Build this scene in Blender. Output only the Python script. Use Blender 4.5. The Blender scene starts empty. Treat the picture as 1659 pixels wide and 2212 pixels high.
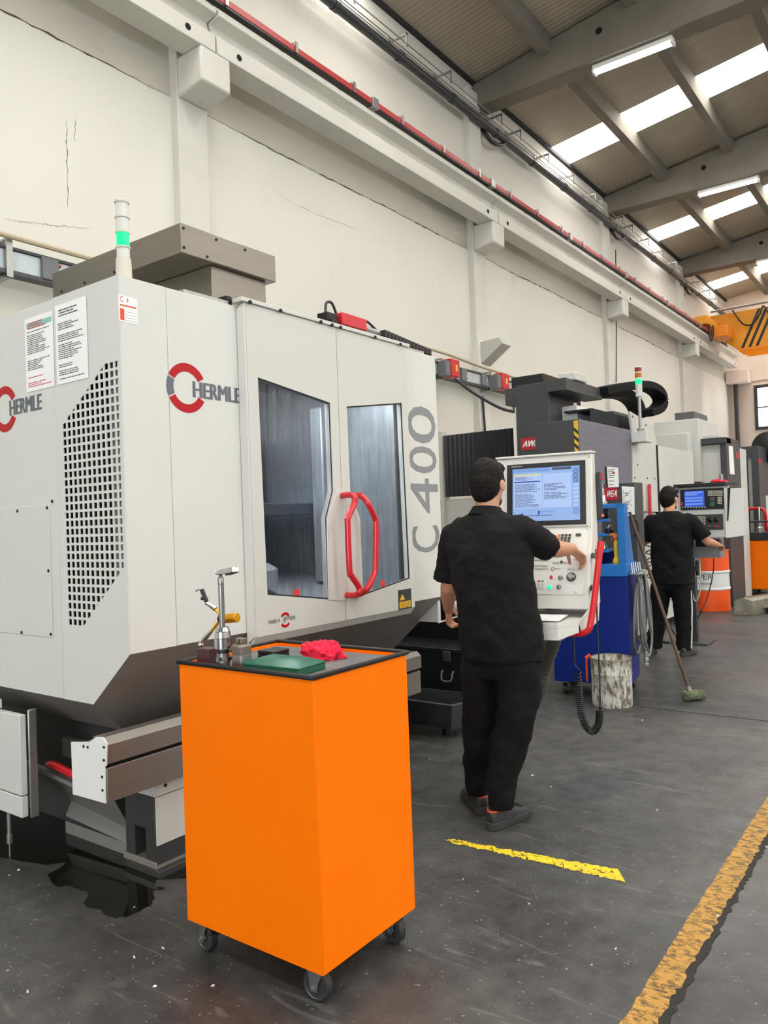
import bpy, bmesh, math, random
from mathutils import Vector, Matrix, noise
from mathutils.geometry import tessellate_polygon
random.seed(7)
scene = bpy.context.scene
COL = scene.collection

# ---------------------------------------------------------------- camera
F, CX, CY, CAMZ = 1680.0, 829.5, 1106.0, 1.46          # focal length in pixels of the 1659x2212 frame
AX = Vector((0.80322352, -0.03660629, -0.59455189))    # world axes seen in camera space (right, down, forward)
AY = Vector((0.5945905, -0.0110065, 0.80395335))
AZ = Vector((-0.03597369, -0.99926915, 0.01292507))
camd = bpy.data.cameras.new('camera')
camd.sensor_fit = 'VERTICAL'
camd.sensor_height = 36.0
camd.lens = F / 2212 * 36.0
camd.clip_start = 0.05
camd.clip_end = 200
cam = bpy.data.objects.new('camera', camd)
COL.objects.link(cam)
cam.matrix_world = Matrix(((AX[0], -AX[1], -AX[2], 0), (AY[0], -AY[1], -AY[2], 0),
                           (AZ[0], -AZ[1], -AZ[2], CAMZ), (0, 0, 0, 1)))
scene.camera = cam

# ---------------------------------------------------------------- world and exposure
SKYLIGHT = 14.0
world = bpy.data.worlds.new('world')
scene.world = world
world.use_nodes = True
world.node_tree.nodes['Background'].inputs[0].default_value = (0.86, 0.93, 1.0, 1)
world.node_tree.nodes['Background'].inputs[1].default_value = 7.5
vs = scene.view_settings
vs.view_transform = 'Standard'
vs.look = 'None'
vs.exposure = 0.0
vs.gamma = 1.0
vs.use_curve_mapping = False

# ---------------------------------------------------------------- pixel -> place
CAM = Vector((0, 0, CAMZ))
def ray(px, py):
    c = Vector((px - CX, py - CY, F))
    return Vector((AX.dot(c), AY.dot(c), AZ.dot(c)))
def ax(px, py, x):
    r = ray(px, py); return CAM + r * (x / r.x)
def ay(px, py, y):
    r = ray(px, py); return CAM + r * (y / r.y)
def az(px, py, z=0.0):
    r = ray(px, py); return CAM + r * ((z - CAMZ) / r.z)
def apl(px, py, p, n):
    r = ray(px, py); n = Vector(n); return CAM + r * ((Vector(p) - CAM).dot(n) / r.dot(n))

# ---------------------------------------------------------------- materials
def lin(h):
    h = h.lstrip('#')
    return tuple((c / 12.92 if c <= .04045 else ((c + .055) / 1.055) ** 2.4) for c in (int(h[i:i + 2], 16) / 255 for i in (0, 2, 4)))
MATS = {}
def M(name, hexc, rough=.5, metal=0., var=0., vscale=4., bump=0., bscale=60., emit=0., spec=.5, dirt=None, dscale=3., damt=.5, aniso=None, coat=0.):
    """plain procedural material: base colour, soft noise variation, optional shaped dirt, fine bump"""
    if name in MATS: return MATS[name]
    m = bpy.data.materials.new(name); m.use_nodes = True
    nt = m.node_tree; N = nt.nodes; L = nt.links
    b = N['Principled BSDF']
    col = lin(hexc)
    b.inputs['Base Color'].default_value = (*col, 1)
    b.inputs['Roughness'].default_value = rough
    b.inputs['Metallic'].default_value = metal
    b.inputs['Specular IOR Level'].default_value = spec
    if coat: b.inputs['Coat Weight'].default_value = coat
    if emit:
        b.inputs['Emission Color'].default_value = (*col, 1)
        b.inputs['Emission Strength'].default_value = emit
        if 'screen' in name: b.inputs['Base Color'].default_value = (*[c * .1 for c in col], 1)
    tc = None
    def coords(scale):
        nonlocal tc
        if tc is None: tc = N.new('ShaderNodeTexCoord')
        mp = N.new('ShaderNodeMapping')
        mp.inputs['Scale'].default_value = scale if isinstance(scale, tuple) else (scale,) * 3
        L.new(tc.outputs['Object'], mp.inputs['Vector'])
        return mp.outputs[0]
    last = None
    if var:
        t = N.new('ShaderNodeTexNoise'); t.inputs['Detail'].default_value = 5; t.inputs['Scale'].default_value = 1
        L.new(coords(aniso or vscale), t.inputs['Vector'])
        r = N.new('ShaderNodeValToRGB')
        r.color_ramp.elements[0].position = .3; r.color_ramp.elements[1].position = .7
        r.color_ramp.elements[0].color = (*[c * (1 - var) for c in col], 1)
        r.color_ramp.elements[1].color = (*[min(1, c * (1 + var)) for c in col], 1)
        L.new(t.outputs['Fac'], r.inputs['Fac']); last = r.outputs['Color']
    if dirt:
        t = N.new('ShaderNodeTexNoise'); t.inputs['Detail'].default_value = 8; t.inputs['Roughness'].default_value = .65
        t.inputs['Scale'].default_value = 1
        L.new(coords(dscale), t.inputs['Vector'])
        r = N.new('ShaderNodeValToRGB')
        r.color_ramp.elements[0].position = 1 - damt; r.color_ramp.elements[1].position = min(1, 1 - damt + .14)
        r.color_ramp.elements[0].color = (0, 0, 0, 1); r.color_ramp.elements[1].color = (1, 1, 1, 1)
        L.new(t.outputs['Fac'], r.inputs['Fac'])
        mx = N.new('ShaderNodeMix'); mx.data_type = 'RGBA'
        L.new(r.outputs['Color'], mx.inputs['Factor'])
        if last: L.new(last, mx.inputs['A'])
        else: mx.inputs['A'].default_value = (*col, 1)
        mx.inputs['B'].default_value = (*lin(dirt), 1)
        last = mx.outputs['Result']
    if last: L.new(last, b.inputs['Base Color'])
    if bump:
        t = N.new('ShaderNodeTexNoise'); t.inputs['Detail'].default_value = 4; t.inputs['Scale'].default_value = 1
        L.new(coords(bscale), t.inputs['Vector'])
        bp = N.new('ShaderNodeBump'); bp.inputs['Strength'].default_value = bump; bp.inputs['Distance'].default_value = .01
        L.new(t.outputs['Fac'], bp.inputs['Height']); L.new(bp.outputs['Normal'], b.inputs['Normal'])
    MATS[name] = m
    return m

# ---------------------------------------------------------------- meshes
V = lambda *a: Vector(a)
class MB:
    """collects shapes in world coordinates; build() links them as one mesh object with its origin at the middle"""
    def __init__(s): s.v = []; s.f = []
    def add(s, verts, faces):
        o = len(s.v); s.v += [Vector(p) for p in verts]; s.f += [tuple(i + o for i in f) for f in faces]; return s
    def hexa(s, p):
        return s.add(p, [(3, 2, 1, 0), (4, 5, 6, 7), (0, 1, 5, 4), (1, 2, 6, 5), (2, 3, 7, 6), (3, 0, 4, 7)])
    def box(s, x0, x1, y0, y1, z0, z1):
        return s.hexa([(x0, y0, z0), (x1, y0, z0), (x1, y1, z0), (x0, y1, z0), (x0, y0, z1), (x1, y0, z1), (x1, y1, z1), (x0, y1, z1)])
    def obox(s, c, u, v, w):
        c, u, v, w = map(Vector, (c, u, v, w))
        return s.hexa([c - u - v - w, c + u - v - w, c + u + v - w, c - u + v - w, c - u - v + w, c + u - v + w, c + u + v + w, c - u + v + w])
    def prism(s, pts, vec):
        pts = [Vector(p) for p in pts]; vec = Vector(vec); n = len(pts)
        return s.add(pts + [p + vec for p in pts], [tuple(range(n))[::-1], tuple(range(n, 2 * n))] + [(i, (i + 1) % n, n + (i + 1) % n, n + i) for i in range(n)])
    def loft(s, rings, caps=True):
        n = len(rings[0]); o = [p for r in rings for p in r]; f = []
        for k in range(len(rings) - 1):
            for i in range(n):
                f.append((k * n + i, k * n + (i + 1) % n, (k + 1) * n + (i + 1) % n, (k + 1) * n + i))
        if caps: f += [tuple(range(n))[::-1], tuple(range((len(rings) - 1) * n, len(rings) * n))]
        return s.add(o, f)
    def holed(s, outer, holes, vec):
        """flat plate with holes, thickness vec"""
        outer = [Vector(p) for p in outer]; holes = [[Vector(p) for p in h] for h in holes]; vec = Vector(vec)
        loops = [outer] + holes; flat = [p for l in loops for p in l]; n = len(flat)
        tris = tessellate_polygon(loops)
        f = [tuple(t) for t in tris] + [tuple(i + n for i in t[::-1]) for t in tris]
        o = 0
        for l in loops:
            m = len(l)
            f += [(o + i, o + (i + 1) % m, n + o + (i + 1) % m, n + o + i) for i in range(m)]
            o += m
        return s.add(flat + [p + vec for p in flat], f)
    def tube(s, pts, r, n=10, closed=False):
        pts = [Vector(p) for p in pts]; m = len(pts); rings = []
        rr = r if isinstance(r, (list, tuple)) else [r] * m
        ref = None
        for i, p in enumerate(pts):
            a = pts[(i - 1) % m] if (closed or i) else p; b = pts[(i + 1) % m] if (closed or i < m - 1) else p
            t = (b - a).normalized()
            if ref is None:
                ref = t.orthogonal().normalized()
            else:
                ref = (ref - t * ref.dot(t)); ref = ref.normalized() if ref.length > 1e-6 else t.orthogonal().normalized()
            w = t.cross(ref)
            rings.append([p + (ref * math.cos(k * 2 * math.pi / n) + w * math.sin(k * 2 * math.pi / n)) * rr[i] for k in range(n)])
        if closed: rings.append(rings[0]); return s.loft(rings, False)
        return s.loft(rings)
    def cyl(s, a, b, r, r2=None, n=16): return s.tube([a, b], [r, r if r2 is None else r2], n)
    def lathe(s, prof, c, axis=(0, 0, 1), n=24):
        c = Vector(c); a = Vector(axis).normalized(); u = a.orthogonal().normalized(); w = a.cross(u)
        return s.loft([[c + a * z + (u * math.cos(k * 2 * math.pi / n) + w * math.sin(k * 2 * math.pi / n)) * max(r, 1e-4) for k in range(n)] for r, z in prof])
    def ball(s, c, r, n=16, rot=None):
        c = Vector(c); r = r if isinstance(r, (tuple, list)) else (r, r, r); rings = []
        for j in range(1, n // 2 + 1):
            th = math.pi * (j - .5) / (n // 2)
            ring = [Vector((r[0] * math.sin(th) * math.cos(k * 2 * math.pi / n), r[1] * math.sin(th) * math.sin(k * 2 * math.pi / n), -r[2] * math.cos(th))) for k in range(n)]
            if rot: ring = [rot @ p for p in ring]
            rings.append([c + p for p in ring])
        return s.loft(rings)
    def build(s, name, mat, parent=None, bevel=0., seg=2, sharp=38, mods=None):
        c = Vector([sum((min(p[i] for p in s.v), max(p[i] for p in s.v))) / 2 for i in range(3)])
        me = bpy.data.meshes.new(name)
        me.from_pydata([p - c for p in s.v], [], s.f)
        bm = bmesh.new(); bm.from_mesh(me)
        bmesh.ops.recalc_face_normals(bm, faces=bm.faces)
        lim = math.radians(sharp)
        for e in bm.edges: e.smooth = not (len(e.link_faces) == 2 and e.calc_face_angle(0) > lim)
        for f in bm.faces: f.smooth = True
        bm.to_mesh(me); bm.free()
        me.materials.append(mat)
        o = bpy.data.objects.new(name, me); COL.objects.link(o)
        o.location = c
        if parent:
            o.parent = parent; o.matrix_parent_inverse = inv(parent)
        if bevel:
            b = o.modifiers.new('bevel', 'BEVEL'); b.width = bevel; b.segments = seg; b.limit_method = 'ANGLE'; b.angle_limit = math.radians(40)
        return o
def world_loc(o):
    m = Matrix.LocRotScale(o.location, o.rotation_euler, None)
    return world_loc(o.parent) @ o.matrix_parent_inverse @ m if o.parent else m
def inv(p): return world_loc(p).inverted()
def box(name, mat, parent, x0, x1, y0, y1, z0, z1, bevel=0.): return MB().box(x0, x1, y0, y1, z0, z1).build(name, mat, parent, bevel)
def tag(o, label=None, cat=None, group=None, kind=None):
    if label: o['label'] = label
    if cat: o['category'] = cat
    if group: o['group'] = group
    if kind: o['kind'] = kind
    return o
def struct(o, label=None, cat=None, group=None): return tag(o, label, cat, group, 'structure')
def thing(name, loc, label, cat, group=None):
    o = bpy.data.objects.new(name, None); COL.objects.link(o)
    o.location = loc; o.empty_display_size = .1
    return tag(o, label, cat, group)
def copy_tree(o, parent=None):
    c = o.copy(); COL.objects.link(c)
    if parent: c.parent = parent
    for ch in [k for k in bpy.data.objects if k.parent == o]: copy_tree(ch, c)
    return c
def dup(root, delta, label=None):
    c = copy_tree(root); c.location = root.location + Vector(delta)
    if label: c['label'] = label
    return c
def catmull(pts, k=8):
    pts = [Vector(p) for p in pts]; out = []
    for i in range(len(pts) - 1):
        a = pts[max(i - 1, 0)]; b = pts[i]; c = pts[i + 1]; d = pts[min(i + 2, len(pts) - 1)]
        for j in range(k):
            t = j / k
            out.append(.5 * ((2 * b) + (c - a) * t + (2 * a - 5 * b + 4 * c - d) * t * t + (3 * b - a - 3 * c + d) * t ** 3))
    return out + [pts[-1]]
_txt = {}
def text_mesh(body, bold=0.):
    if (body, bold) not in _txt:
        cu = bpy.data.curves.new('t', 'FONT'); cu.body = body; cu.size = 1; cu.offset = bold; cu.resolution_u = 3
        o = bpy.data.objects.new('t', cu); COL.objects.link(o)
        dg = bpy.context.evaluated_depsgraph_get()
        me = bpy.data.meshes.new_from_object(o.evaluated_get(dg))
        vs_ = [v.co.copy() for v in me.vertices]; fs = [tuple(p.vertices) for p in me.polygons]
        bpy.data.objects.remove(o); bpy.data.meshes.remove(me)
        x0, x1 = min(v.x for v in vs_), max(v.x for v in vs_); y0, y1 = min(v.y for v in vs_), max(v.y for v in vs_)
        _txt[body, bold] = ([((v.x - x0) / (x1 - x0), (v.y - y0) / (y1 - y0)) for v in vs_], fs)
    return _txt[body, bold]
def text(name, body, o, u, v, mat, parent, bold=0., off=(0, 0, 0), mb=None):
    """lettering filling the parallelogram at o spanned by u (reading direction) and v (up)"""
    uv, fs = text_mesh(body); o, u, v, off = map(Vector, (o, u, v, off))
    b = mb or MB()
    nn = u.cross(v).normalized() * .0002
    for i, sh in enumerate((0,) if not bold else (-bold, 0, bold)):
        b.add([o + off + nn * i + u * (a + sh) + v * c for a, c in uv], fs)
    return b if mb else b.build(name, mat, parent)
def plate(name, pts, thick, mat, parent, bevel=0.):
    """flat piece from planar points, thickness vector"""
    return MB().prism(pts, thick).build(name, mat, parent, bevel)
def print_lines(name, o, u, v, rows, mat, parent, off, seed=0, fill=.75, ragged=True):
    """printed text lines on a sheet: flat bars inside the parallelogram"""
    r = random.Random(seed); b = MB(); o, u, v, off = map(Vector, (o, u, v, off))
    for i in range(rows):
        y = 1 - (i + .5) / rows; h = .45 / rows
        if r.random() > fill: continue
        x = 0.; end = r.uniform(.5, 1) if ragged else 1
        while x < end - .03:
            w = min(r.uniform(.03, .13), end - x)
            b.add([o + off + u * x + v * (y - h / 2), o + off + u * (x + w) + v * (y - h / 2), o + off + u * (x + w) + v * (y + h / 2), o + off + u * x + v * (y + h / 2)], [(0, 1, 2, 3)])
            x += w + .018
    return tag(b.build(name, mat, parent), kind='stuff')
# ================================================================ THE SETTING
XW, YFAR, YBACK, XR, XRIDGE = -6.0, 27.6, -9.0, 14.0, 4.0
Z0, SL = 8.42, .142
roofz = lambda x: Z0 + SL * ((x if x < XRIDGE else 2 * XRIDGE - x) + 6)
BAY = 5.68
COLY = [4.88 + BAY * i for i in range(-2, 4)]          # column lines
def nodes(m): return m.node_tree.nodes, m.node_tree.links
m_wall = M('white_plaster', '#d9d6cc', .85, var=.03, vscale=.7, bump=.3, bscale=7, dirt='#c9c4b8', dscale=1.6, damt=.36)
m_lintel = M('grey_plaster', '#c6c1b5', .85, var=.08, vscale=.8, bump=.2, bscale=9, dirt='#aaa396', dscale=(2.0, .5, 2.0), damt=.42)
m_conc = M('painted_concrete', '#d3d0c8', .8, var=.06, vscale=1.5, bump=.3, bscale=14, dirt='#bdb6aa', dscale=2.2, damt=.36)
m_beam = M('raw_concrete', '#7c756a', .9, var=.16, vscale=1.5, bump=.4, bscale=12, dirt='#a9a297', dscale=(6, 6, .7), damt=.36)
m_far = M('far_wall_plaster', '#e6d9cf', .85, var=.05, vscale=.8, bump=.2, bscale=8)
m_black = M('black_plastic', '#1b1b1c', .42)
m_dark = M('dark_void', '#0b0b0b', .9)
m_floor = bpy.data.materials.new('worn_concrete_floor'); m_floor.use_nodes = True
N, L = nodes(m_floor); pb = N['Principled BSDF']
tc = N.new('ShaderNodeTexCoord')
def nz(scale, detail=6, rough=.6, vec=None, dist=0.):
    t = N.new('ShaderNodeTexNoise'); t.inputs['Detail'].default_value = detail; t.inputs['Roughness'].default_value = rough
    t.inputs['Distortion'].default_value = dist
    mp = N.new('ShaderNodeMapping'); mp.inputs['Scale'].default_value = scale if isinstance(scale, tuple) else (scale,) * 3
    L.new(tc.outputs['Object'], mp.inputs['Vector']); L.new(mp.outputs[0], t.inputs['Vector']); t.inputs['Scale'].default_value = 1
    return t.outputs['Fac']
def ramp(fac, *st):
    r = N.new('ShaderNodeValToRGB'); e = r.color_ramp.elements
    while len(e) < len(st): e.new(.5)
    for q, (p, c) in zip(e, st): q.position = p; q.color = (*c, 1) if len(c) == 3 else c
    L.new(fac, r.inputs['Fac']); return r.outputs['Color']
def mix(fac, a, b, mode='MIX'):
    x = N.new('ShaderNodeMix'); x.data_type = 'RGBA'; x.blend_type = mode
    for s, k in ((fac, 'Factor'), (a, 'A'), (b, 'B')):
        if hasattr(s, 'is_linked'): L.new(s, x.inputs[k])
        else: x.inputs[k].default_value = s if k == 'Factor' else (*s, 1)
    return x.outputs['Result']
base = ramp(nz(.55, 8, .62, dist=.6), (.3, lin('#323232')), (.5, lin('#424140')), (.72, lin('#585652')))
fine = ramp(nz(9, 8, .7), (.3, (.45, .45, .45)), (.7, (1.35, 1.35, 1.35)))
c1 = mix(.8, base, fine, 'MULTIPLY')
streak = ramp(nz((2.2, 14, 1), 5, .6, dist=1.2), (.60, (0, 0, 0)), (.72, (.55, .55, .55)))
c2 = mix(streak, c1, lin('#77746f'))
speck = ramp(nz(75, 2, .5), (.70, (0, 0, 0)), (.74, (.75, .75, .75)))
c3 = mix(speck, c2, lin('#a8a59d'))
dark = ramp(nz((1.3, 1.3, 1), 7, .7, dist=1.), (.60, (0, 0, 0)), (.74, (.6, .6, .6)))
c4 = mix(dark, c3, lin('#262527'))
L.new(c4, pb.inputs['Base Color'])
L.new(ramp(nz(1.6, 6, .65), (.3, (.30,) * 3), (.7, (.62,) * 3)), pb.inputs['Roughness'])
pb.inputs['Specular IOR Level'].default_value = .5
bp = N.new('ShaderNodeBump'); bp.inputs['Strength'].default_value = .15; bp.inputs['Distance'].default_value = .006
L.new(nz(22, 6, .7), bp.inputs['Height']); L.new(bp.outputs[0], pb.inputs['Normal'])

floor = struct(box('floor', m_floor, None, -6.3, XR + .3, YBACK - .3, YFAR + .3, -.2, 0), 'worn dark grey concrete workshop floor', 'floor')
# saw-cut joint in the slab
jp0, jp1 = az(1480, 1538), az(1659, 1557)
box('floor_joint', m_dark, floor, -2.0, XR - .2, jp0.y - .006, jp0.y + .006, -.001, .0012)

# walls
wb = MB().box(-6.3, XW, YBACK, YFAR, 0, 5.655).box(-6.3, XW, YBACK, YFAR, 6.9, 8.40)
wall_left = struct(wb.build('wall_left', m_wall, None), 'tall white plastered side wall behind the machines', 'wall')
MB().box(-6.3, XW - .015, YBACK, YFAR, 5.67, 6.9).build('lintel', m_lintel, wall_left)
rwin = [(c_ - 1.7, c_ + 1.7) for c_ in (-3.4, 2.3, 8.0, 13.7, 19.4, 25.0)]
wk = MB().holed([(XR, YBACK, 0), (XR, YFAR, 0), (XR, YFAR, 8.4), (XR, YBACK, 8.4)], [[(XR, a_, 4.3), (XR, b_, 4.3), (XR, b_, 6.4), (XR, a_, 6.4)] for a_, b_ in rwin], (.3, 0, 0))
struct(wk.build('wall_right', m_wall, None), 'white wall with added windows on the far side of the hall', 'wall')
wk = MB().holed([(-6.3, YBACK, 0), (XR + .3, YBACK, 0), (XR + .3, YBACK, 8.4), (XRIDGE, YBACK, 9.8), (-6.3, YBACK, 8.4)],
                [[(-1, YBACK, .01), (5, YBACK, .01), (5, YBACK, 5), (-1, YBACK, 5)]], (0, -.3, 0))
struct(wk.build('wall_back', m_wall, None), 'gable wall with the open gate at the near end of the hall', 'wall')
# far gable wall with its window
w0, w1 = ay(1632, 836, YFAR), ay(1634, 926, YFAR)
wx0, wx1, wz0, wz1 = w0.x, w0.x + 1.5, w1.z, w0.z
wk = MB().holed([(-6.3, YFAR, 0), (XR + .3, YFAR, 0), (XR + .3, YFAR, 8.4), (XRIDGE, YFAR, 9.8), (-6.3, YFAR, 8.4)],
                [[(wx0, YFAR, wz0), (wx1, YFAR, wz0), (wx1, YFAR, wz1), (wx0, YFAR, wz1)]], (0, .3, 0))
wall_far = struct(wk.build('wall_far', m_far, None), 'pale pinkish gable wall at the far end of the hall', 'wall')
m_frame = M('dark_window_frame', '#3c3e42', .5)
wf = MB().holed([(wx0 - .05, YFAR - .04, wz0 - .05), (wx1 + .05, YFAR - .04, wz0 - .05), (wx1 + .05, YFAR - .04, wz1 + .05), (wx0 - .05, YFAR - .04, wz1 + .05)],
                [[(wx0 + .05, YFAR - .04, wz0 + .05), (wx1 - .05, YFAR - .04, wz0 + .05), (wx1 - .05, YFAR - .04, wz1 - .05), (wx0 + .05, YFAR - .04, wz1 - .05)]], (0, .12, 0))
wf.box(wx0, wx1, YFAR - .02, YFAR + .06, (wz0 + wz1) / 2 - .02, (wz0 + wz1) / 2 + .02)
win = struct(wf.build('window_1', m_frame, None), 'bright dark-framed window in the far gable wall', 'window')
m_sky = M('daylight_pane', '#f2f8ff', .6, emit=6.0)
box('pane', m_sky, win, wx0 + .04, wx1 - .04, YFAR + .05, YFAR + .06, wz0 + .04, wz1 - .04)
for k, (a_, b_) in enumerate(rwin):                # unseen glowing windows, added for glints in the panes and side light
    f_ = MB().box(XR + .1, XR + .16, a_, b_, 4.3, 4.36).box(XR + .1, XR + .16, a_, b_, 6.34, 6.4)
    for y in (a_ + .03, a_ + 1.13, a_ + 2.27, b_ - .03): f_.box(XR + .1, XR + .16, y - .03, y + .03, 4.36, 6.34)
    f_ = struct(f_.build('window_%d' % (k + 20), m_frame, None), 'added glowing window number %s in the unseen wall across the hall' % ('one', 'two', 'three', 'four', 'five', 'six')[k], 'window')
    box('pane', m_sky, f_, XR + .12, XR + .13, a_, b_, 4.3, 6.4)
# crack-like seam along the far wall, built as a small ledge
box('ledge', m_far, wall_far, -5.95, XR, YFAR - .04, YFAR, 5.62, 5.66)

m_crack = M('dark_crack', '#4d473f', .9)
r_ = random.Random(5)
def crack(pts, w, name='crack'):
    P_ = catmull(pts, 12); P_ = [p + V(0, r_.uniform(-.008, .008), r_.uniform(-.008, .008)) for p in P_]
    n_ = len(P_); wd = [w * r_.uniform(.2, 1) * min(1, 4 * i / n_, 4 * (n_ - i) / n_) for i in range(n_)]
    horiz = abs(P_[-1].y - P_[0].y) > abs(P_[-1].z - P_[0].z); e_ = V(0, 0, 1) if horiz else V(0, 1, 0)
    MB().add([p + e_ * q for p, q in zip(P_, wd)] + [p - e_ * q for p, q in zip(P_, wd)], [(i, i + 1, n_ + i + 1, n_ + i) for i in range(n_ - 1)]).build(name, m_crack, wall_left)
XC = XW + .0015
crack([ax(*q, XC) for q in ((143, 255), (145, 340), (147, 450))], .004)
crack([ax(*q, XC) for q in ((162, 253), (161, 305))], .003)
for k in range(len(COLY) - 1):
    if COLY[k + 1] < 3: continue
    y0_, y1_ = max(COLY[k] + .4, .5), COLY[k + 1] - .02
    crack([(XC, y0_ + (y1_ - y0_) * t, 5.652 + .01 * math.sin(t * 9 + k)) for t in (0, .2, .4, .6, .8, 1)], .011, 'seam')
crack([ax(*q, XC) for q in ((600, 420), (700, 470), (790, 500))], .0025)
crack([ax(*q, XC) for q in ((0, 470), (60, 480), (120, 487), (200, 495))], .0025)
# columns with corbels
m_hole = m_dark
cols = []
for i, y in enumerate(COLY):
    if y < 3: continue
    n_ = len(cols)
    c = MB().box(-6.02, -5.9, y, y + .37, 0, 8.2).build('column', m_conc, None, .012)
    struct(c, ['white concrete wall column nearest the camera, behind the stainless top box', 'white concrete wall column behind the grey angled wall box',
               'white concrete wall column behind the red amber green signal tower', 'white concrete wall column nearest the far gable wall'][n_], 'column', 'wall columns')
    MB().prism([(-5.9, y, 5.62), (-5.55, y, 5.67), (-5.55, y, 6.0), (-5.9, y, 6.0)], (0, .37, 0)).build('corbel', m_conc, c, .02)
    MB().box(-5.9, -5.82, y + .12, y + .26, 5.9, 5.99).build('pocket', m_hole, c)
    cols.append(c)
# crane runway girders, one per bay
gprof = [(-5.82, 6.0), (-5.55, 6.0), (-5.55, 6.17), (-5.64, 6.235), (-5.66, 6.33), (-5.52, 6.36), (-5.52, 6.42), (-5.85, 6.42), (-5.85, 6.36), (-5.75, 6.33), (-5.75, 6.235), (-5.82, 6.17)]
ys = [COLY[1] + .2] + [y + .2 for y in COLY[2:]] + [YFAR - .7]
glabels = ['white concrete crane girder at the upper left, above the signal lamp with green light', 'white concrete crane girder between the two nearest corbels', 'white concrete crane girder above the dark gantry machine', 'white concrete crane girder below the far gutter pipe', 'last white concrete crane girder, under the yellow bridge crane']
for i in range(len(ys) - 1):
    a, b = ys[i] + .012, ys[i + 1] - .012
    g = MB().prism([(x, a, z) for x, z in gprof], (0, b - a, 0)).build('crane_girder', m_conc, None, .008)
    struct(g, glabels[i], 'girder', 'crane runway girders')
    for yy in (a + .28, b - .33):
        MB().cyl((-5.56, yy, 6.09), (-5.546, yy, 6.09), .032, n=14).build('bolt_hole', m_hole, g)
# roof: panels, daylight strips, beams, purlins
m_roof = bpy.data.materials.new('ribbed_roof_sheet'); m_roof.use_nodes = True
N, L = nodes(m_roof); pb = N['Principled BSDF']; tc = N.new('ShaderNodeTexCoord')
pb.inputs['Roughness'].default_value = .6
wv = N.new('ShaderNodeTexWave'); wv.bands_direction = 'Y'; wv.inputs['Scale'].default_value = 3.4; wv.inputs['Distortion'].default_value = 0
L.new(tc.outputs['Object'], wv.inputs['Vector'])
bp = N.new('ShaderNodeBump'); bp.inputs['Strength'].default_value = .35; bp.inputs['Distance'].default_value = .015
L.new(wv.outputs['Fac'], bp.inputs['Height']); L.new(bp.outputs[0], pb.inputs['Normal'])
L.new(ramp(nz((.5, .8, .5), 5), (.3, lin('#a49b88')), (.7, lin('#b3aa98'))), pb.inputs['Base Color'])
BEAMY = [y + .30 for y in COLY]
rb = MB(); sky_spans = []
def slab(b, y0, y1, th=.08):
    b.prism([(-6.3, y0, roofz(-6.3)), (XRIDGE, y0, roofz(XRIDGE)), (XR + .3, y0, roofz(XR + .3)), (XR + .3, y0, roofz(XR + .3) + th), (XRIDGE, y0, roofz(XRIDGE) + th), (-6.3, y0, roofz(-6.3) + th)], (0, y1 - y0, 0))
prev = YBACK - .3
for y in BEAMY:
    s0, s1 = y + 2.93, y + 3.80
    if 4 < y < 6: s0, s1 = s0 - 1.1, s1 - 1.1
    if s1 > YFAR: break
    slab(rb, prev, s0); sky_spans.append((s0, s1)); prev = s1
slab(rb, prev, YFAR + .3)
ceiling = struct(rb.build('ceiling', m_roof, None), 'beige ribbed sheet roof above the workshop', 'roof')
m_day = M('skylight_sheet', '#fffdf6', .6, emit=SKYLIGHT)
for k, (s0, s1) in enumerate(sky_spans):
    b = MB(); slab(b, s0, s1, .02)
    s = b.build('window_%d' % (k + 2), m_day, None)
    struct(s, ['daylight strip in the roof behind the camera', 'daylight strip in the roof above the camera', 'daylight strip in the roof above the orange cart', 'nearest bright daylight strip of the roof in view', 'second bright daylight strip of the roof', 'farthest daylight strip of the roof'][k], 'skylight')
for k, y in enumerate(BEAMY):
    if y < -2: continue
    b = MB()
    for x0, x1 in ((-5.98, XRIDGE), (XRIDGE, XR)):
        e0, e1 = roofz(x0) - .06, roofz(x1) - .06
        b.prism([(x0, y, 7.99), (x1, y, 7.99), (x1, y, e1), (x0, y, e0)], (0, .35, 0))
    bm_ = struct(b.build('roof_beam', m_beam, None, .015), ['concrete roof beam just out of view overhead', 'concrete roof beam above the orange cart', 'nearest concrete roof beam in view, carrying the big fluorescent lamp', 'second concrete roof beam in view, with a fluorescent lamp under it', 'third concrete roof beam in view, before the gable wall'][k - 1], 'beam', 'roof beams')
    MB().cyl((-3.9, y - .004, 8.38), (-3.9, y + .02, 8.38), .05).build('duct_hole', m_hole, bm_)
for k, y in enumerate(BEAMY[2:]):
    y1 = BEAMY[k + 3] if k + 3 < len(BEAMY) else YFAR
    for j, x in enumerate((-4.72, -3.42, -2.12, -.82, .48)):
        b = MB().hexa([(x - .07, y + .35, roofz(x) - .26), (x + .07, y + .35, roofz(x) - .24), (x + .07, y1, roofz(x) - .24), (x - .07, y1, roofz(x) - .26),
                       (x - .10, y + .35, roofz(x - .1)), (x + .10, y + .35, roofz(x + .1)), (x + .10, y1, roofz(x + .1)), (x - .10, y1, roofz(x - .1))])
        struct(b.build('purlin', m_beam, None), '%s concrete roof purlin from the left wall in the %s roof bay' % (('first', 'second', 'third', 'fourth', 'fifth')[j], ('overhead', 'nearest visible', 'middle', 'last')[k]), 'purlin', 'roof purlins')
# dark foam strip where the roof meets the wall
struct(MB().box(-6.0, -5.95, YBACK, YFAR, 8.36, 8.43).build('trim_1', M('dark_sealing_strip', '#2c2d2f', .8), None), 'dark sealing strip between white wall and roof', 'trim')
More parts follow.
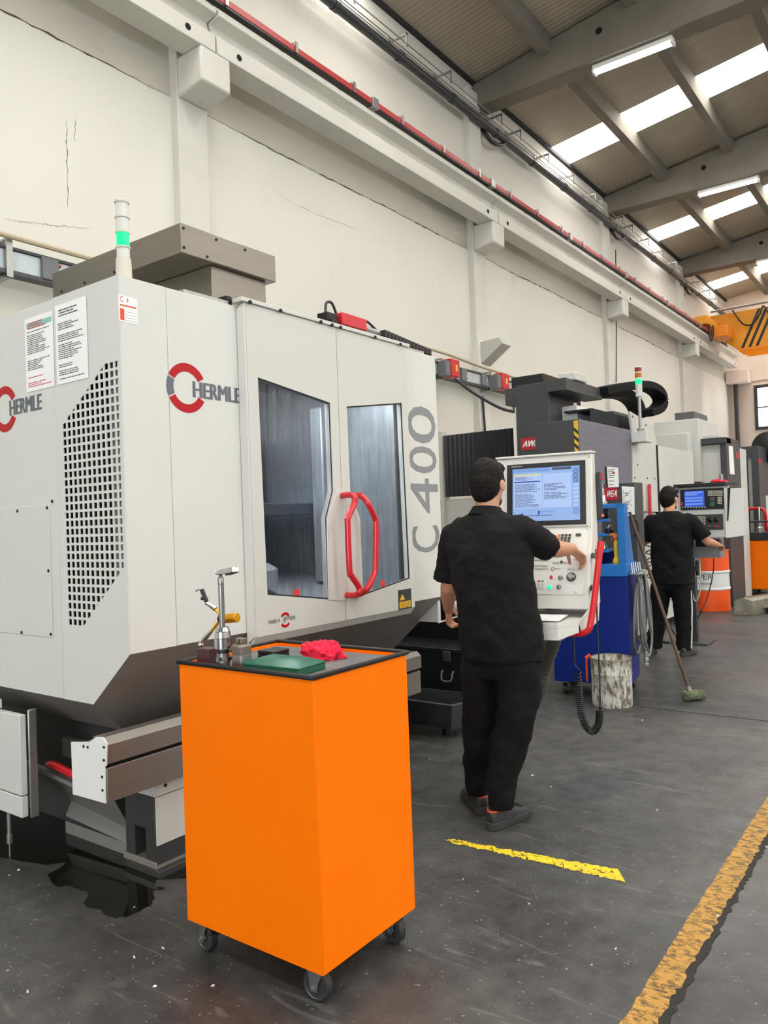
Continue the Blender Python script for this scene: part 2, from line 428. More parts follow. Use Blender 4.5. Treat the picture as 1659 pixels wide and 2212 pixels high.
# fluorescent lamps hung under the roof beams
m_white = M('white_enamel', '#e8e8e4', .4)
m_tube = M('fluorescent_tube', '#f4faff', .4, emit=22)
def lamp(x0, x1, y, z, label):
    t = thing('ceiling_lamp', ((x0 + x1) / 2, y, z), label, 'lamp', 'fluorescent lamps under the roof beams')
    MB().box(x0, x1, y - .07, y + .07, z - .03, z + .04).build('housing', m_white, t, .01)
    for s in (-.035, .035): MB().cyl((x0 + .03, y + s, z - .05), (x1 - .03, y + s, z - .05), .016, n=10).build('tube', m_tube, t)
    for x in (x0 + .01, x1 - .01): MB().box(x - .015, x + .015, y - .07, y + .07, z - .075, z - .03).build('end_cap', m_white, t)
lamp(-4.06, -2.92, BEAMY[3] + .17, 7.95, 'long bright fluorescent lamp under the nearest roof beam in view')
lamp(-4.06, -2.92, BEAMY[4] + .17, 7.95, 'bright fluorescent lamp under the second roof beam in view')
lamp(-4.06, -2.92, BEAMY[5] + .17, 7.95, 'fluorescent lamp under the farthest roof beam, cut by the right edge')

# ================================================================ THINGS ON THE WALL
m_red = M('red_rail_plastic', '#b23a3a', .45)
m_zinc = M('zinc_steel', '#a7a7a4', .4, metal=.8, var=.1, vscale=30)
m_pipe = M('dark_grey_pvc', '#33363a', .38)
r = thing('conductor_rail', (-5.5, 13, 6.45), 'long red conductor rail running above the white crane girders', 'rail')
MB().box(-5.56, -5.48, 2.5, 25.0, 6.475, 6.545).build('rail_body', m_red, r, .006)
MB().box(-5.555, -5.485, 2.5, 25.0, 6.455, 6.475).build('contact_strip', m_black, r)
y = 3.2; k = 0
while y < 24.8:
    MB().box(-5.80, -5.50, y - .02, y + .02, 6.56, 6.585).box(-5.80, -5.77, y - .02, y + .02, 6.42, 6.56).box(-5.475, -5.465, y - .02, y + .02, 6.47, 6.585).build('rail_hanger', m_zinc, r)
    if k % 3 == 1: MB().box(-5.575, -5.465, y + .35, y + .47, 6.45, 6.57).build('joint_cover', m_zinc, r, .006)
    y += .98; k += 1
p = thing('gutter_pipe', (-5.8, 13, 7.75), 'long dark grey drain pipe high along the white wall', 'pipe')
MB().cyl((-5.82, 2, 7.70), (-5.82, 26.8, 7.70), .062, n=18).build('pipe_run', m_pipe, p)
for y in [3.2 + 1.35 * i for i in range(18)]:
    MB().cyl((-5.82, y - .05, 7.70), (-5.82, y + .05, 7.70), .071, n=18).build('coupling', m_pipe, p)
for c in COLY[3:]:
    MB().tube(catmull([(-5.82, c + 1.1, 7.68), (-5.82, c + .85, 7.55), (-5.84, c + .62, 7.52), (-5.88, c + .5, 7.62), (-5.945, c + .48, 7.72)], 5), .030).build('branch_pipe', m_black, p)
t = thing('cable_tray', (-5.9, 13, 7.9), 'thin wire cable tray with upright brackets above the drain pipe', 'cable tray')
for dx, dz in ((-.03, 0), (.06, .0), (.15, .0), (-.03, .05)):
    MB().tube([(-5.86 + dx, 2, 7.84 + dz), (-5.86 + dx, 26.6, 7.84 + dz)], .008, 6).build('tray_wire', m_zinc, t)
for y in [3.0 + 1.12 * i for i in range(21)]:
    if any(c - .05 < y < c + .4 for c in COLY): y += .45
    MB().box(-5.995, -5.97, y, y + .03, 7.84, 8.04).box(-5.995, -5.70, y, y + .025, 7.96, 7.985).box(-5.715, -5.70, y, y + .02, 7.80, 7.985).build('bracket', m_zinc, t)
# busbar trunking along the wall
m_bus = M('pale_blue_grey_steel', '#b4bec2', .4, metal=.3, var=.08, vscale=6)
m_grey = M('mid_grey_plastic', '#6b6d70', .5)
m_redp = M('red_plastic', '#c3202b', .4)
b = thing('busbar_trunking', (-5.8, 7, 3.5), 'pale grey busbar trunking with red tap-off boxes along the wall', 'busbar')
MB().box(-5.82, -5.75, 0.5, 12.4, 3.48, 3.64).build('duct', m_bus, b, .006)
MB().box(-5.84, -5.73, 0.5, 12.4, 3.45, 3.48).box(-5.84, -5.73, 0.5, 12.4, 3.64, 3.66).build('duct_lip', M('dark_grey_steel', '#4a4c4f', .5, metal=.4), b)
for y in (3.05, 4.4, 6.0, 7.6, 9.2, 10.6, 11.9):
    MB().box(-6, -5.72, y, y + .05, 3.42, 3.44).box(-5.735, -5.715, y, y + .05, 3.42, 3.70).box(-6, -5.72, y, y + .05, 3.70, 3.715).build('support', m_zinc, b)
for y in (3.34, 9.75, 10.35, 10.95):
    MB().box(-5.75, -5.715, y, y + .14, 3.47, 3.65).build('tap_cover', m_grey, b, .008)
    for z in (3.60, 3.51): MB().ball((-5.725, y + .15, z), .013, 8).build('latch', m_redp, b)
for y in (9.25, 10.75):
    tb = MB().box(-5.75, -5.58, y, y + .22, 3.45, 3.70).build('tap_off_box', m_redp, b, .015)
    MB().box(-5.74, -5.6, y - .12, y - .003, 3.45, 3.66).build('socket_block', m_grey, tb, .01)
    MB().box(-5.579, -5.573, y + .09, y + .14, 3.53, 3.62).build('rating_sticker', M('yellow_sticker', '#e0b64a', .6), tb)
pp = [(-5.68, 2.2, 3.715), (-5.68, 4.9, 3.72), (-5.68, 7, 3.73), (-5.68, 9.0, 3.78), (-5.7, 10.4, 3.74), (-5.7, 12.4, 3.70)]
tag(MB().tube(catmull(pp, 6), .022, 8).build('wall_conduit', M('beige_conduit', '#b8a98f', .5), None), 'beige conduit pipe lying along the top of the busbar trunking', 'conduit')
cb = MB().tube(catmull([(-5.6, 9.36, 3.425), (-5.4, 9.6, 3.2), (-5.1, 9.9, 2.98), (-4.75, 9.9, 2.95), (-4.4, 9.5, 3.02), (-4.2, 9.3, 3.05)], 8), .022, 8)
tag(cb.build('power_cable', m_black, None), 'black power cable sagging from the red tap-off box to the gantry machine', 'cable')
tag(MB().tube([ax(1042.5, 856, -5.87), ax(1048, 932, -5.87), ax(1052, 990, -5.87)], .018, 8).build('vertical_conduit', m_black, None), 'thin black vertical conduit on the wall below the busbar', 'conduit')
for (pa, pb_, lab) in (((1330, 540), (1331, 826), 'thin dark cable hanging down the wall left of the signal tower'),):
    q0 = ax(*pa, -5.88); q1 = ax(*pb_, -5.88)
    tag(MB().tube([q0, (q0 + q1) / 2 + V(0, .03, 0), q1], .012, 6).build('hanging_cable', m_black, None), lab, 'cable')
# angled grey box on the second column
q = [ax(1033, 737, -5.88), ax(1079, 742, -5.88), ax(1060, 779, -5.88), ax(1033, 776, -5.88)]
yA, yB = q[0].y - .05, q[1].y
t = thing('wall_box', (-5.75, 10.8, 4.2), 'grey angled sheet-metal box fixed to the second wall column', 'wall box')
z1_ = q[0].z
MB().prism([(-5.9, 10.62, z1_), (-5.55, 10.62, z1_ + .02), (-5.5, 10.62, z1_ - .08), (-5.9, 10.62, z1_ - .36)], (0, .3, 0)).build('shell', m_grey if False else M('light_grey_sheet', '#b9b8b2', .5), t, .008)
MB().box(-5.902, -5.88, 10.58, 10.96, z1_ - .38, z1_ + .03).build('back_plate', m_white, t)
# down pipe in the far corner
tag(MB().cyl((-5.75, YFAR - .2, 0), (-5.75, YFAR - .2, 5.95), .07, n=14).build('downpipe', m_pipe, None), 'dark downpipe in the far corner of the hall', 'pipe')
struct(MB().box(-5.98, -5.3, YFAR - .5, YFAR - .02, 5.55, 5.99).build('corbel_block', m_far, None, .02), 'square concrete block in the far corner carrying the last girder', 'corbel')

# ================================================================ BRIDGE CRANE
m_crane = M('crane_yellow', '#eb9c14', .5, var=.08, vscale=2)
m_craneb = M('crane_orange', '#f08a12', .5)
cr = thing('bridge_crane', (0, 24, 6.4), 'yellow-orange overhead bridge crane with black stripes at the far end', 'crane')
g0, g1, g2 = ay(1520, 690, 24), ay(1586, 747, 24), ay(1659, 655, 24)
MB().prism([(-5.75, 24, 6.75), (-4.95, 24, 6.04), (13.3, 24, 6.04), (13.6, 24, 6.75), (13.6, 24, 7.12), (-5.75, 24, 7.12)], (0, .55, 0)).build('main_girder', m_crane, cr, .01)
MB().box(-4.9, 13.2, 23.92, 24.63, 5.98, 6.04).build('bottom_flange', m_craneb, cr)
MB().prism([(-4.9, 23.92, 5.98), (-4.6, 23.75, 5.74), (13, 23.75, 5.74), (13.2, 23.92, 5.98)], (0, .05, .02)).build('cable_guard', m_craneb, cr)
for k in range(3):
    x = -4.55 + .19 * k
    MB().prism([(x - .30, 23.995, 6.06), (x - .22, 23.995, 6.06), (x + .26, 23.995, 7.10), (x + .18, 23.995, 7.10)], (0, .004, 0)).build('stripe', m_black, cr)
MB().cyl((-5.6, 23.9, 7.22), (13.4, 23.9, 7.22), .03, n=8).build('handrail', m_zinc, cr)
MB().box(-5.75, -5.40, 22.6, 26.0, 6.62, 6.85).build('end_carriage', m_crane, cr, .01)
MB().box(-5.42, -5.0, 23.1, 23.9, 6.3, 6.61).build('drive_housing', m_craneb, cr, .02)
for y in (22.9, 25.7): MB().cyl((-5.72, y, 6.53), (-5.60, y, 6.53), .10).build('wheel', m_pipe, cr)
fx = [(-5.0, 7.15), (-4.75, 6.72), (-4.5, 6.66), (-4.3, 6.9), (-4.2, 7.12), (-4.05, 6.85), (-3.8, 6.55), (-3.5, 6.6), (-3.3, 7.1)]
MB().tube(catmull([(x, 23.85, z) for x, z in fx], 6), .022, 8).build('festoon_cable', m_black, cr)
MB().tube(catmull([(-5.40, 22.9, 6.65), (-5.35, 22.6, 6.4), (-5.32, 22.5, 6.2), (-5.3, 22.55, 6.1), (-5.28, 22.7, 6.3), (-5.35, 23.0, 6.62)], 6), .02, 8).build('collector_cable', m_black, cr)

# ================================================================ FLOOR MARKINGS AND PUDDLE
def worn(name, hexc, scale, lo, hi, rough=.6):
    m = bpy.data.materials.new(name); m.use_nodes = True
    global N, L, tc
    N, L = nodes(m); pbx = N['Principled BSDF']; tc = N.new('ShaderNodeTexCoord')
    cc = ramp(nz(scale, 9, .72), (.3, [c * .62 for c in lin(hexc)]), (.7, lin(hexc)))
    L.new(cc, pbx.inputs['Base Color']); pbx.inputs['Roughness'].default_value = rough
    L.new(ramp(nz(tuple(s * 1.7 for s in scale) if isinstance(scale, tuple) else scale * 1.7, 9, .75, dist=.4), (lo, (0, 0, 0)), (hi, (1, 1, 1))), pbx.inputs['Alpha'])
    return m
def ragged(ptsL, ptsR, k, amp, seed):
    """strip between two polylines with ragged rims"""
    r = random.Random(seed); b = MB(); Lp, Rp = [], []
    for i in range(k + 1):
        t = i / k
        Lp.append(ptsL[0].lerp(ptsL[1], t) + V(r.uniform(-amp, amp), r.uniform(-amp, amp), 0))
        Rp.append(ptsR[0].lerp(ptsR[1], t) + V(r.uniform(-amp, amp), r.uniform(-amp, amp), 0))
    return b.add(Lp + Rp, [(i, i + 1, k + 2 + i, k + 1 + i) for i in range(k)])
m_line = worn('worn_ochre_paint', '#bf9040', (14, 26, 1), .38, .52)
m_yel = worn('chipped_yellow_paint', '#f0cf23', (20, 20, 1), .40, .46)
b = ragged((V(-.834, -3, .0015), V(-.834, 26, .0015)), (V(-.738, -3, .0015), V(-.738, 26, .0015)), 900, .003, 3)
ln = tag(b.build('floor_line', m_line, None), 'long worn ochre-yellow painted line on the floor at the right', 'floor marking')
b = ragged((V(-.745, -3, .002), V(-.745, 26, .002)), (V(-.722, -3, .002), V(-.722, 26, .002)), 1400, .008, 4)
b.build('torn_edge', M('black_grit', '#26231f', .8, bump=.8, bscale=200), ln)
b = ragged((V(-1.93, 2.990, .0015), V(-1.12, 3.03, .0015)), (V(-1.95, 3.02, .0015), V(-1.17, 3.12, .0015)), 70, .009, 5)
tag(b.build('floor_dash', m_yel, None), 'short chipped bright yellow paint dash on the floor behind the operator', 'floor marking')
# coolant puddle
pud = [(-10, 1850), (100, 1868), (145, 1862), (103, 1890), (112, 1905), (120, 1915), (150, 1912), (180, 1922), (192, 1932), (180, 1950), (190, 1960), (215, 1965), (225, 1975), (250, 1982), (280, 1978), (300, 1968), (325, 1955), (335, 1940), (332, 1925), (358, 1920), (352, 1916), (332, 1915), (336, 1900), (390, 1897), (470, 1890), (470, 1830), (330, 1790), (200, 1760), (100, 1740), (-10, 1740)]
pp = []
rr = random.Random(2)
for i, a in enumerate(pud):
    c = pud[(i + 1) % len(pud)]
    for t in (0, .33, .66):
        j = 2.0 if 1 < i < 22 else 0
        pp.append(az(a[0] + (c[0] - a[0]) * t + rr.uniform(-j, j), a[1] + (c[1] - a[1]) * t + rr.uniform(-j, j), .0015))
m_pud = M('wet_oily_coolant', '#14130e', .06, spec=.6, var=.3, vscale=5)
tag(MB().prism(pp, (0, 0, .0008)).build('puddle', m_pud, None), 'dark spilled coolant puddle on the floor at the machine foot', 'puddle')
# loose chips on the floor
m_chip = M('bright_metal_chip', '#d8d6cf', .35, metal=.6)
chip_px = [(290, 2068), (335, 2131), (352, 2049), (1387, 1556), (1143, 1953), (290, 1961), (60, 2142), (1278, 2085), (1150, 1675), (928, 1640), (1000, 1900), (1420, 1750), (1330, 2050), (460, 2130), (385, 1712), (20, 1892), (40, 1880), (1190, 1700), (1550, 1980), (1655, 1830)]
for i, (px, py) in enumerate(chip_px):
    c = az(px, py); r_ = random.Random(i); a = r_.uniform(0, 3.1); s = r_.uniform(.002, .0042)
    u = V(math.cos(a), math.sin(a), 0) * s * 1.8; w = V(-math.sin(a), math.cos(a), 0) * s
    o = MB().add([c - u - w + V(0, 0, .0), c + u - w * .6 + V(0, 0, .001), c + u * .7 + w + V(0, 0, .003), c - u + w * .8 + V(0, 0, .001), c - u * .5 - w * .3 + V(0, 0, .005), c + u * .5 + V(0, 0, .006)], [(0, 1, 5, 4), (1, 2, 5), (2, 3, 4, 5), (3, 0, 4), (0, 3, 2, 1)]).build('metal_chip', m_chip, None)
    tag(o, 'tiny bright metal chip lying loose on the dark floor', 'metal chip', 'metal chips scattered on the floor')
# ================================================================ BIG WHITE MILLING MACHINE
m_pan = M('light_grey_enamel', '#d3d3ce', .42, var=.02, vscale=1.5)
m_pan2 = M('cream_enamel', '#cbcac4', .42)
m_ss = M('brushed_steel', '#857f77', .36, metal=.85, var=.03, aniso=(2, 2, 25))
m_skirt = M('dark_brown_grey_steel', '#948e86', .42, metal=.3, var=.1, vscale=3)
m_seam = M('seam_shadow_rubber', '#58585a', .8)
m_screw = M('dark_screw', '#2b2b2c', .35, metal=.7)
m_redt = M('red_powder_coat', '#cf1e2a', .3, coat=.3)
m_logo_red = M('logo_red', '#b30d18', .45, spec=.25)
m_logo_grey = M('logo_steel', '#5f656e', .4, metal=.4)
XF, YC, ZT, ZB = -2.70, 1.90, 2.50, .965
Y1, Y2, Y3 = 2.575, 3.90, 4.27       # left panels | doors | right panel
mill = thing('milling_machine', (-3.6, 3.1, 0), 'large white enclosed milling machine with two windowed doors and red handles', 'machine')
# ---- side wall with the square perforated grille
gx0, gx1, gp = -3.137, -2.711, .0355
def clip(poly, n, d):
    out = []
    for i, p in enumerate(poly):
        q = poly[(i + 1) % len(poly)]; a = n[0] * p[0] + n[1] * p[1] - d; b = n[0] * q[0] + n[1] * q[1] - d
        if a <= 0: out.append(p)
        if (a < 0 < b) or (b < 0 < a):
            t = a / (a - b); out.append((p[0] + (q[0] - p[0]) * t, p[1] + (q[1] - p[1]) * t))
    return out
def half(p, q, inside):
    n = (-(q[1] - p[1]), q[0] - p[0]); d = n[0] * p[0] + n[1] * p[1]
    if n[0] * inside[0] + n[1] * inside[1] > d: n, d = (-n[0], -n[1]), -d
    l = math.hypot(*n); return (n[0] / l, n[1] / l), d / l
mid = (-2.93, 1.6)
ga, gb = ay(137, 915, YC), ay(237, 770, YC)
gc, gd = ay(266, 1228, YC), ay(178, 1356, YC)
cuts = [half((ga.x, ga.z), (gb.x, gb.z), mid), half((gc.x, gc.z), (gd.x, gd.z), mid)]
gz0, rows = 1.058, 31
gz1 = gz0 + rows * gp
b = MB()
for r in range(rows):
    for c in range(12):
        x, z = gx0 + c * gp, gz0 + r * gp
        hole = [(x + .0062, z + .0055), (x + gp - .0062, z + .0055), (x + gp - .0062, z + gp - .0055), (x + .0062, z + gp - .0055)]
        for n, d in cuts:
            if hole: hole = clip(hole, n, d)
        ar = abs(sum(p[0] * q[1] - q[0] * p[1] for p, q in zip(hole, hole[1:] + hole[:1]))) / 2 if len(hole) > 2 else 0
        cell = [(x, YC, z), (x + gp, YC, z), (x + gp, YC, z + gp), (x, YC, z + gp)]
        if ar > 4e-5: b.holed(cell, [[(p[0], YC, p[1]) for p in hole]], (0, .004, 0))
        else: b.prism(cell, (0, .004, 0))
side = MB()
side.v, side.f = b.v, b.f
XS = -3.185                         # seam between the two side plates
zt = lambda x: ZT - (0.0 if x > -3.2 else .0)
side.prism([(XS, YC, .735), (-2.965, YC, .735), (-2.70, YC, .965), (-2.70, YC, gz0), (XS, YC, gz0)], (0, .004, 0))
side.box(XS, -2.70, YC, YC + .004, gz1, ZT)
side.box(XS, gx0, YC, YC + .004, gz0, gz1).box(gx1, -2.70, YC, YC + .004, gz0, gz1)
side.build('side_grille_panel', m_pan, mill)
MB().box(-3.16, -2.705, YC + .06, YC + .065, 1.02, 2.19).build('grille_backing', m_dark, mill)
MB().box(-2.84, -2.71, YC + .045, YC + .05, 1.25, 2.19).build('grille_baffle', M('grey_baffle', '#8b8a87', .5), mill)
MB().prism([(-4.9, YC, .74), (XS - .003, YC, .735), (XS - .003, YC, ZT - .005), (-4.9, YC, ZT - .03)], (0, .02, 0)).build('side_rear_panel', m_pan, mill, .002)
h0, h1 = ay(0, 1099, YC), ay(106, 1090, YC); h2 = ay(115, 1377, YC)
pm = MB().box(-3.75, h1.x + .005, YC - .004, YC, h2.z, h1.z).build('access_cover', m_pan, mill, .0015)
for q in ((38, 1104), (102, 1097), (105, 1233), (47, 1366), (110, 1370)):
    p = ay(*q, YC - .004); MB().lathe([(.0075, -.001), (.0075, .003), (.004, .004)], p, (0, -1, 0), 10).build('screw', m_screw, pm)
p = ay(113, 1083, YC); MB().lathe([(.0075, -.001), (.0075, .003), (.004, .004)], p, (0, -1, 0), 10).build('screw', m_screw, mill)
# ---- front plates
SE = 2.135
MB().prism([(XF, YC + .0045, ZB), (XF, SE - .0015, ZB), (XF, SE - .0015, ZT), (XF, YC + .0045, ZT)], (-.03, 0, 0)).build('front_corner_panel', m_pan, mill)
MB().prism([(XF, SE + .0015, ZB), (XF, Y1, ZB), (XF, Y1, ZT), (XF, SE + .0015, ZT)], (-.03, 0, 0)).build('front_plain_panel', m_pan, mill, .002)
MB().prism([(XF, Y2, ZB), (XF, Y3, ZB), (XF, Y3, ZT + .02), (XF, Y2, ZT + .02)], (-.03, 0, 0)).build('front_right_panel', m_pan, mill, .004)
MB().box(-4.9, XF - .03, Y3 - .03, Y3, .80, ZT).build('right_side_panel', m_pan, mill)
MB().box(-4.9, XF - .002, YC + .004, Y3 - .002, ZT - .02, ZT - .003).build('roof_plate', m_pan2, mill)
MB().box(-4.9, -4.88, YC, Y3, .7, ZT - .02).build('rear_panel', m_pan2, mill)
# ---- dark skirt tapering in below the enclosure
si = [(-3.10, 2.14, .55), (-3.12, 4.27, .60), (-4.88, 4.27, .6), (-4.88, 2.14, .55)]
MB().add([(-2.965, YC, .735), (-2.70, YC, .965), (-2.70, Y3, .965), si[0], si[1]], [(0, 1, 3), (1, 2, 4, 3)]).build('front_skirt', m_skirt, mill)
MB().add([(-4.9, YC, .735), (-2.965, YC, .735), si[0], (-4.9, 2.14, .55)], [(0, 1, 2, 3)]).build('side_skirt', m_skirt, mill)
MB().add([si[0], si[1], si[2], si[3]], [(0, 1, 2, 3)]).build('under_tray', m_skirt, mill)
MB().add([(-2.70, Y3, .965), (-4.88, Y3, .965), si[2], si[1]], [(0, 1, 2, 3)]).build('end_skirt', m_skirt, mill)
# ---- doors: frame plates with window openings, panes behind
XD = -2.655
ZDB, ZDT = .945, 2.512
YM = 3.215
def dpt(px, py): return ax(px, py, XD)
wl = [dpt(*q) for q in ((557, 815), (713, 870), (720, 1060), (706, 1120), (712, 1295), (578, 1285))]
wr = [dpt(*q) for q in ((749, 878), (868, 870), (886, 1250), (783, 1287), (776, 1122), (757, 1066))]
m_glass = bpy.data.materials.new('wet_dark_safety_glass'); m_glass.use_nodes = True
N, L = nodes(m_glass); pb = N['Principled BSDF']; tc = N.new('ShaderNodeTexCoord')
pb.inputs['Base Color'].default_value = (*lin('#3a424c'), 1); pb.inputs['Specular IOR Level'].default_value = .8
L.new(ramp(nz((1, 60, 4), 5, .6), (.35, (.02,) * 3), (.75, (.22,) * 3)), pb.inputs['Roughness'])
L.new(ramp(nz((1, 45, 3), 6, .65), (.35, (.12,) * 3), (.7, (.34,) * 3)), pb.inputs['Alpha'])
bp = N.new('ShaderNodeBump'); bp.inputs['Strength'].default_value = .25; bp.inputs['Distance'].default_value = .004
L.new(nz((1, 50, 3), 4), bp.inputs['Height']); L.new(bp.outputs[0], pb.inputs['Normal'])
m_gask = M('black_gasket', '#202226', .6)
doors = []
for nm, ya, yb, hole in (('left', Y1 - .02, YM - .002, wl), ('right', YM + .002, Y2 - .03, wr)):
    d = MB().holed([(XD, ya, ZDB), (XD, yb, ZDB), (XD, yb, ZDT), (XD, ya, ZDT)], [hole], (-.04, 0, 0)).build('door', m_pan2, mill)
    c = sum(hole, V(0, 0, 0)) / len(hole)
    big = [c + (p - c) * 1.02 + V(-.012, 0, 0) for p in hole]
    g = MB().prism(big, (-.006, 0, 0)).build('window_pane', m_glass, d)
    sm = [c + (p - c) * .985 + V(-.004, 0, 0) for p in hole]
    MB().holed([c + (p - c) * 1.0 + V(-.004, 0, 0) for p in hole], [sm], (-.006, 0, 0)).build('gasket', m_gask, d)
    # bent lower lip of the door
    MB().prism([(XD, ya, ZDB), (XD - .03, ya, ZDB - .042), (XD - .04, ya, ZDB - .042), (XD - .04, ya, ZDB)], (0, yb - ya, 0)).build('bottom_lip', m_pan2, d, .003)
    doors.append(d)
MB().prism([(XD, Y1 - .02, ZDB), (XD, Y1 - .03, ZDB), (XF + .002, Y1 - .04, ZDB - .03), (XF + .002, Y1 - .02, ZDB - .03)], (0, 0, ZDT - ZDB)).build('door_post', m_pan2, mill, .003)
MB().box(XF - .02, XD + .01, Y1 - .05, Y2, ZDT + .002, ZDT + .022).build('door_track', m_pan2, mill, .002)
for y in [Y1, 2.78, 3.08, 3.17, 3.24, 3.55, 3.80]:
    MB().lathe([(.010, 0), (.010, .006), (.004, .008)], (XD + .010, y, ZDT + .004), (1, 0, 0), 10).build('track_bolt', m_screw, mill)
MB().box(XF - .3, XF - .005, SE + .1, Y1 - .08, ZT, ZT + .016).build('roof_rail', m_zinc, mill)
MB().box(XF - .12, XF - .01, Y1 - .085, Y1 - .05, ZT, ZT + .045).build('rail_stop', m_screw, mill, .004)
# handle plates and the two bent red bars
hp = [dpt(*q) for q in ((729, 1058), (706, 1122), (710, 1296), (748, 1298), (745, 1060))]
MB().prism([p + V(.004, 0, 0) for p in hp], (-.008, 0, 0)).build('handle_plate', m_pan2, doors[0], .001)
hp = [dpt(*q) for q in ((747, 1060), (759, 1066), (777, 1122), (784, 1285), (751, 1296))]
MB().prism([p + V(.004, 0, 0) for p in hp], (-.008, 0, 0)).build('handle_plate', m_pan2, doors[1], .001)
def bar(pts, par):
    MB().tube(catmull(pts, 6), .0165, 14).build('door_handle', m_redt, par)
hx = XD + .10
def hpt(px, py, x): return ax(px, py, x)
bar([hpt(735, 1071, XD - .01), hpt(757, 1069, hx - .03), hpt(766, 1075, hx), hpt(765, 1088, hx), hpt(752, 1118, hx), hpt(751, 1132, hx), hpt(755, 1230, hx), hpt(760, 1245, hx), hpt(775, 1268, hx), hpt(776, 1280, hx), hpt(765, 1286, hx - .04), hpt(744, 1285, XD - .01)], doors[0])
bar([hpt(768, 1071, XD - .005), hpt(776, 1070, hx - .06), hpt(788, 1078, hx - .02), hpt(797, 1092, hx), hpt(810, 1120, hx), hpt(812, 1135, hx), hpt(811, 1225, hx), hpt(808, 1240, hx), hpt(796, 1267, hx), hpt(786, 1278, hx - .02), hpt(776, 1284, hx - .06), hpt(772, 1285, XD - .005)], doors[1])
# round red stickers, laser label, made-in mark
m_stk = M('red_sticker', '#d63a3a', .5)
for q, d in (((643, 1282), doors[0]), ((829, 1261), doors[1])):
    p = dpt(*q); MB().lathe([(.024, -.008), (.024, -.0075)], p, (1, 0, 0), 20).build('round_sticker', m_stk, d)
o0, o1, o2 = dpt(861, 1318), dpt(889, 1307), dpt(861, 1275)
lb = MB().box(XD, XD + .0012, o0.y, o1.y, o0.z, o2.z).build('laser_label', M('label_dark', '#2a2b31', .5), doors[1])
yy0, yy1 = o0.y, o1.y; zz0, zz1 = o0.z, o2.z; w_ = yy1 - yy0
MB().box(XD + .0012, XD + .0018, yy0 + .08 * w_, yy1 - .08 * w_, zz0 + .008, zz0 + .046).build('yellow_field', M('label_yellow', '#e6b422', .5), lb)
for k, s in enumerate(('LASER 1000', 'NEVER LOOK', 'INTO BEAM')): text('label_text', s, (XD + .0022, yy0 + .16 * w_, zz0 + .034 - .012 * k), (0, .68 * w_, 0), (0, 0, .008), m_screw, lb)
tri = [(XD + .0016, yy0 + .1 * w_, zz0 + .055), (XD + .0016, yy0 + .5 * w_, zz0 + .055), (XD + .0016, yy0 + .3 * w_, zz0 + .09)]
MB().prism(tri, (.0004, 0, 0)).build('warning_triangle', M('label_yellow', '#e6b422'), lb)
p = dpt(616, 1339)
def ring(mb, c, u, v, r0, r1, a0, a1, k=18, off=V(0, 0, 0), sq=1.):
    pts = []
    for r in (r0, r1):
        for i in range(k + 1):
            a = math.radians(a0 + (a1 - a0) * i / k); pts.append(Vector(c) + off + Vector(u) * r * math.cos(a) + Vector(v) * r * math.sin(a) * sq)
    mb.add(pts, [(i, i + 1, k + 2 + i, k + 1 + i) for i in range(k)])
    return mb
U, W = V(0, 1, 0), V(0, 0, 1)
mk = V(.0015, 0, 0)
ring(MB(), p, U, W, .024, .037, 35, 145, off=mk).build('mark_ring_top', m_logo_red, doors[0])
ring(MB(), p, U, W, .024, .037, 215, 325, off=mk).build('mark_ring_bottom', m_logo_red, doors[0])
pl, pr = dpt(580, 1350), dpt(604, 1336)
text('made_in_text', 'made in', (XD + .0015, pl.y, pl.z + .004), (0, pr.y - pl.y, 0), (0, 0, .024), m_logo_grey, doors[0])
text('made_in_text', 'germany.', (XD + .0015, p.y - .012, p.z - .012), (0, .088, 0), (0, 0, .026), m_logo_grey, doors[0])
# ---- big logos and lettering
def logo(c, u, off, par, s):
    c = Vector(c)
    ring(MB(), c, u, W, .66 * s, s, 28, 152, off=off).build('logo_arc_top', m_logo_red, par)
    ring(MB(), c, u, W, .66 * s, s, 208, 332, off=off).build('logo_arc_bottom', m_logo_red, par)
    ring(MB(), c, u, W, .66 * s, s, 156, 204, k=8, off=off).build('logo_arc_side', m_logo_grey, par)
c0 = ax(403, 838, XF)
logo(c0, U, mk, mill, .109)
t0, t1 = ax(418, 862, XF), ax(519, 868, XF)
text('maker_lettering', 'HERMLE', (XF + .0015, t0.y, c0.z - .036), (0, t1.y - t0.y, 0), (0, 0, .070), m_logo_grey, mill, .014)
c1 = ay(11, 884, YC)
logo((c1.x, YC, c1.z), V(1, 0, 0), V(0, -.0015, 0), mill, .109)
t0, t1 = ay(22, 893, YC), ay(90, 880, YC)
text('maker_lettering', 'HERMLE', (t0.x, YC - .0015, c1.z - .036), (t1.x - t0.x, 0, 0), (0, 0, .070), m_logo_grey, mill, .014)
m_c4 = M('grey_lettering', '#85878a', .5)
q0, q1 = ax(893, 1192, XF), ax(878, 880, XF); q2 = ax(950, 1192, XF)
zz = [ax(920, y, XF).z for y in (1193, 1136, 1108, 1034, 1022, 965, 958, 880)]
ya, yb = ax(880, 915, XF).y, ax(940, 915, XF).y
for s, a, c in (('C', zz[0], zz[1]), ('4', zz[2], zz[3]), ('0', zz[4], zz[5]), ('0', zz[6], zz[7])):
    text('model_lettering', s, (XF + .0015, yb, a), (0, 0, c - a), (0, ya - yb, 0), m_c4, mill, .006)
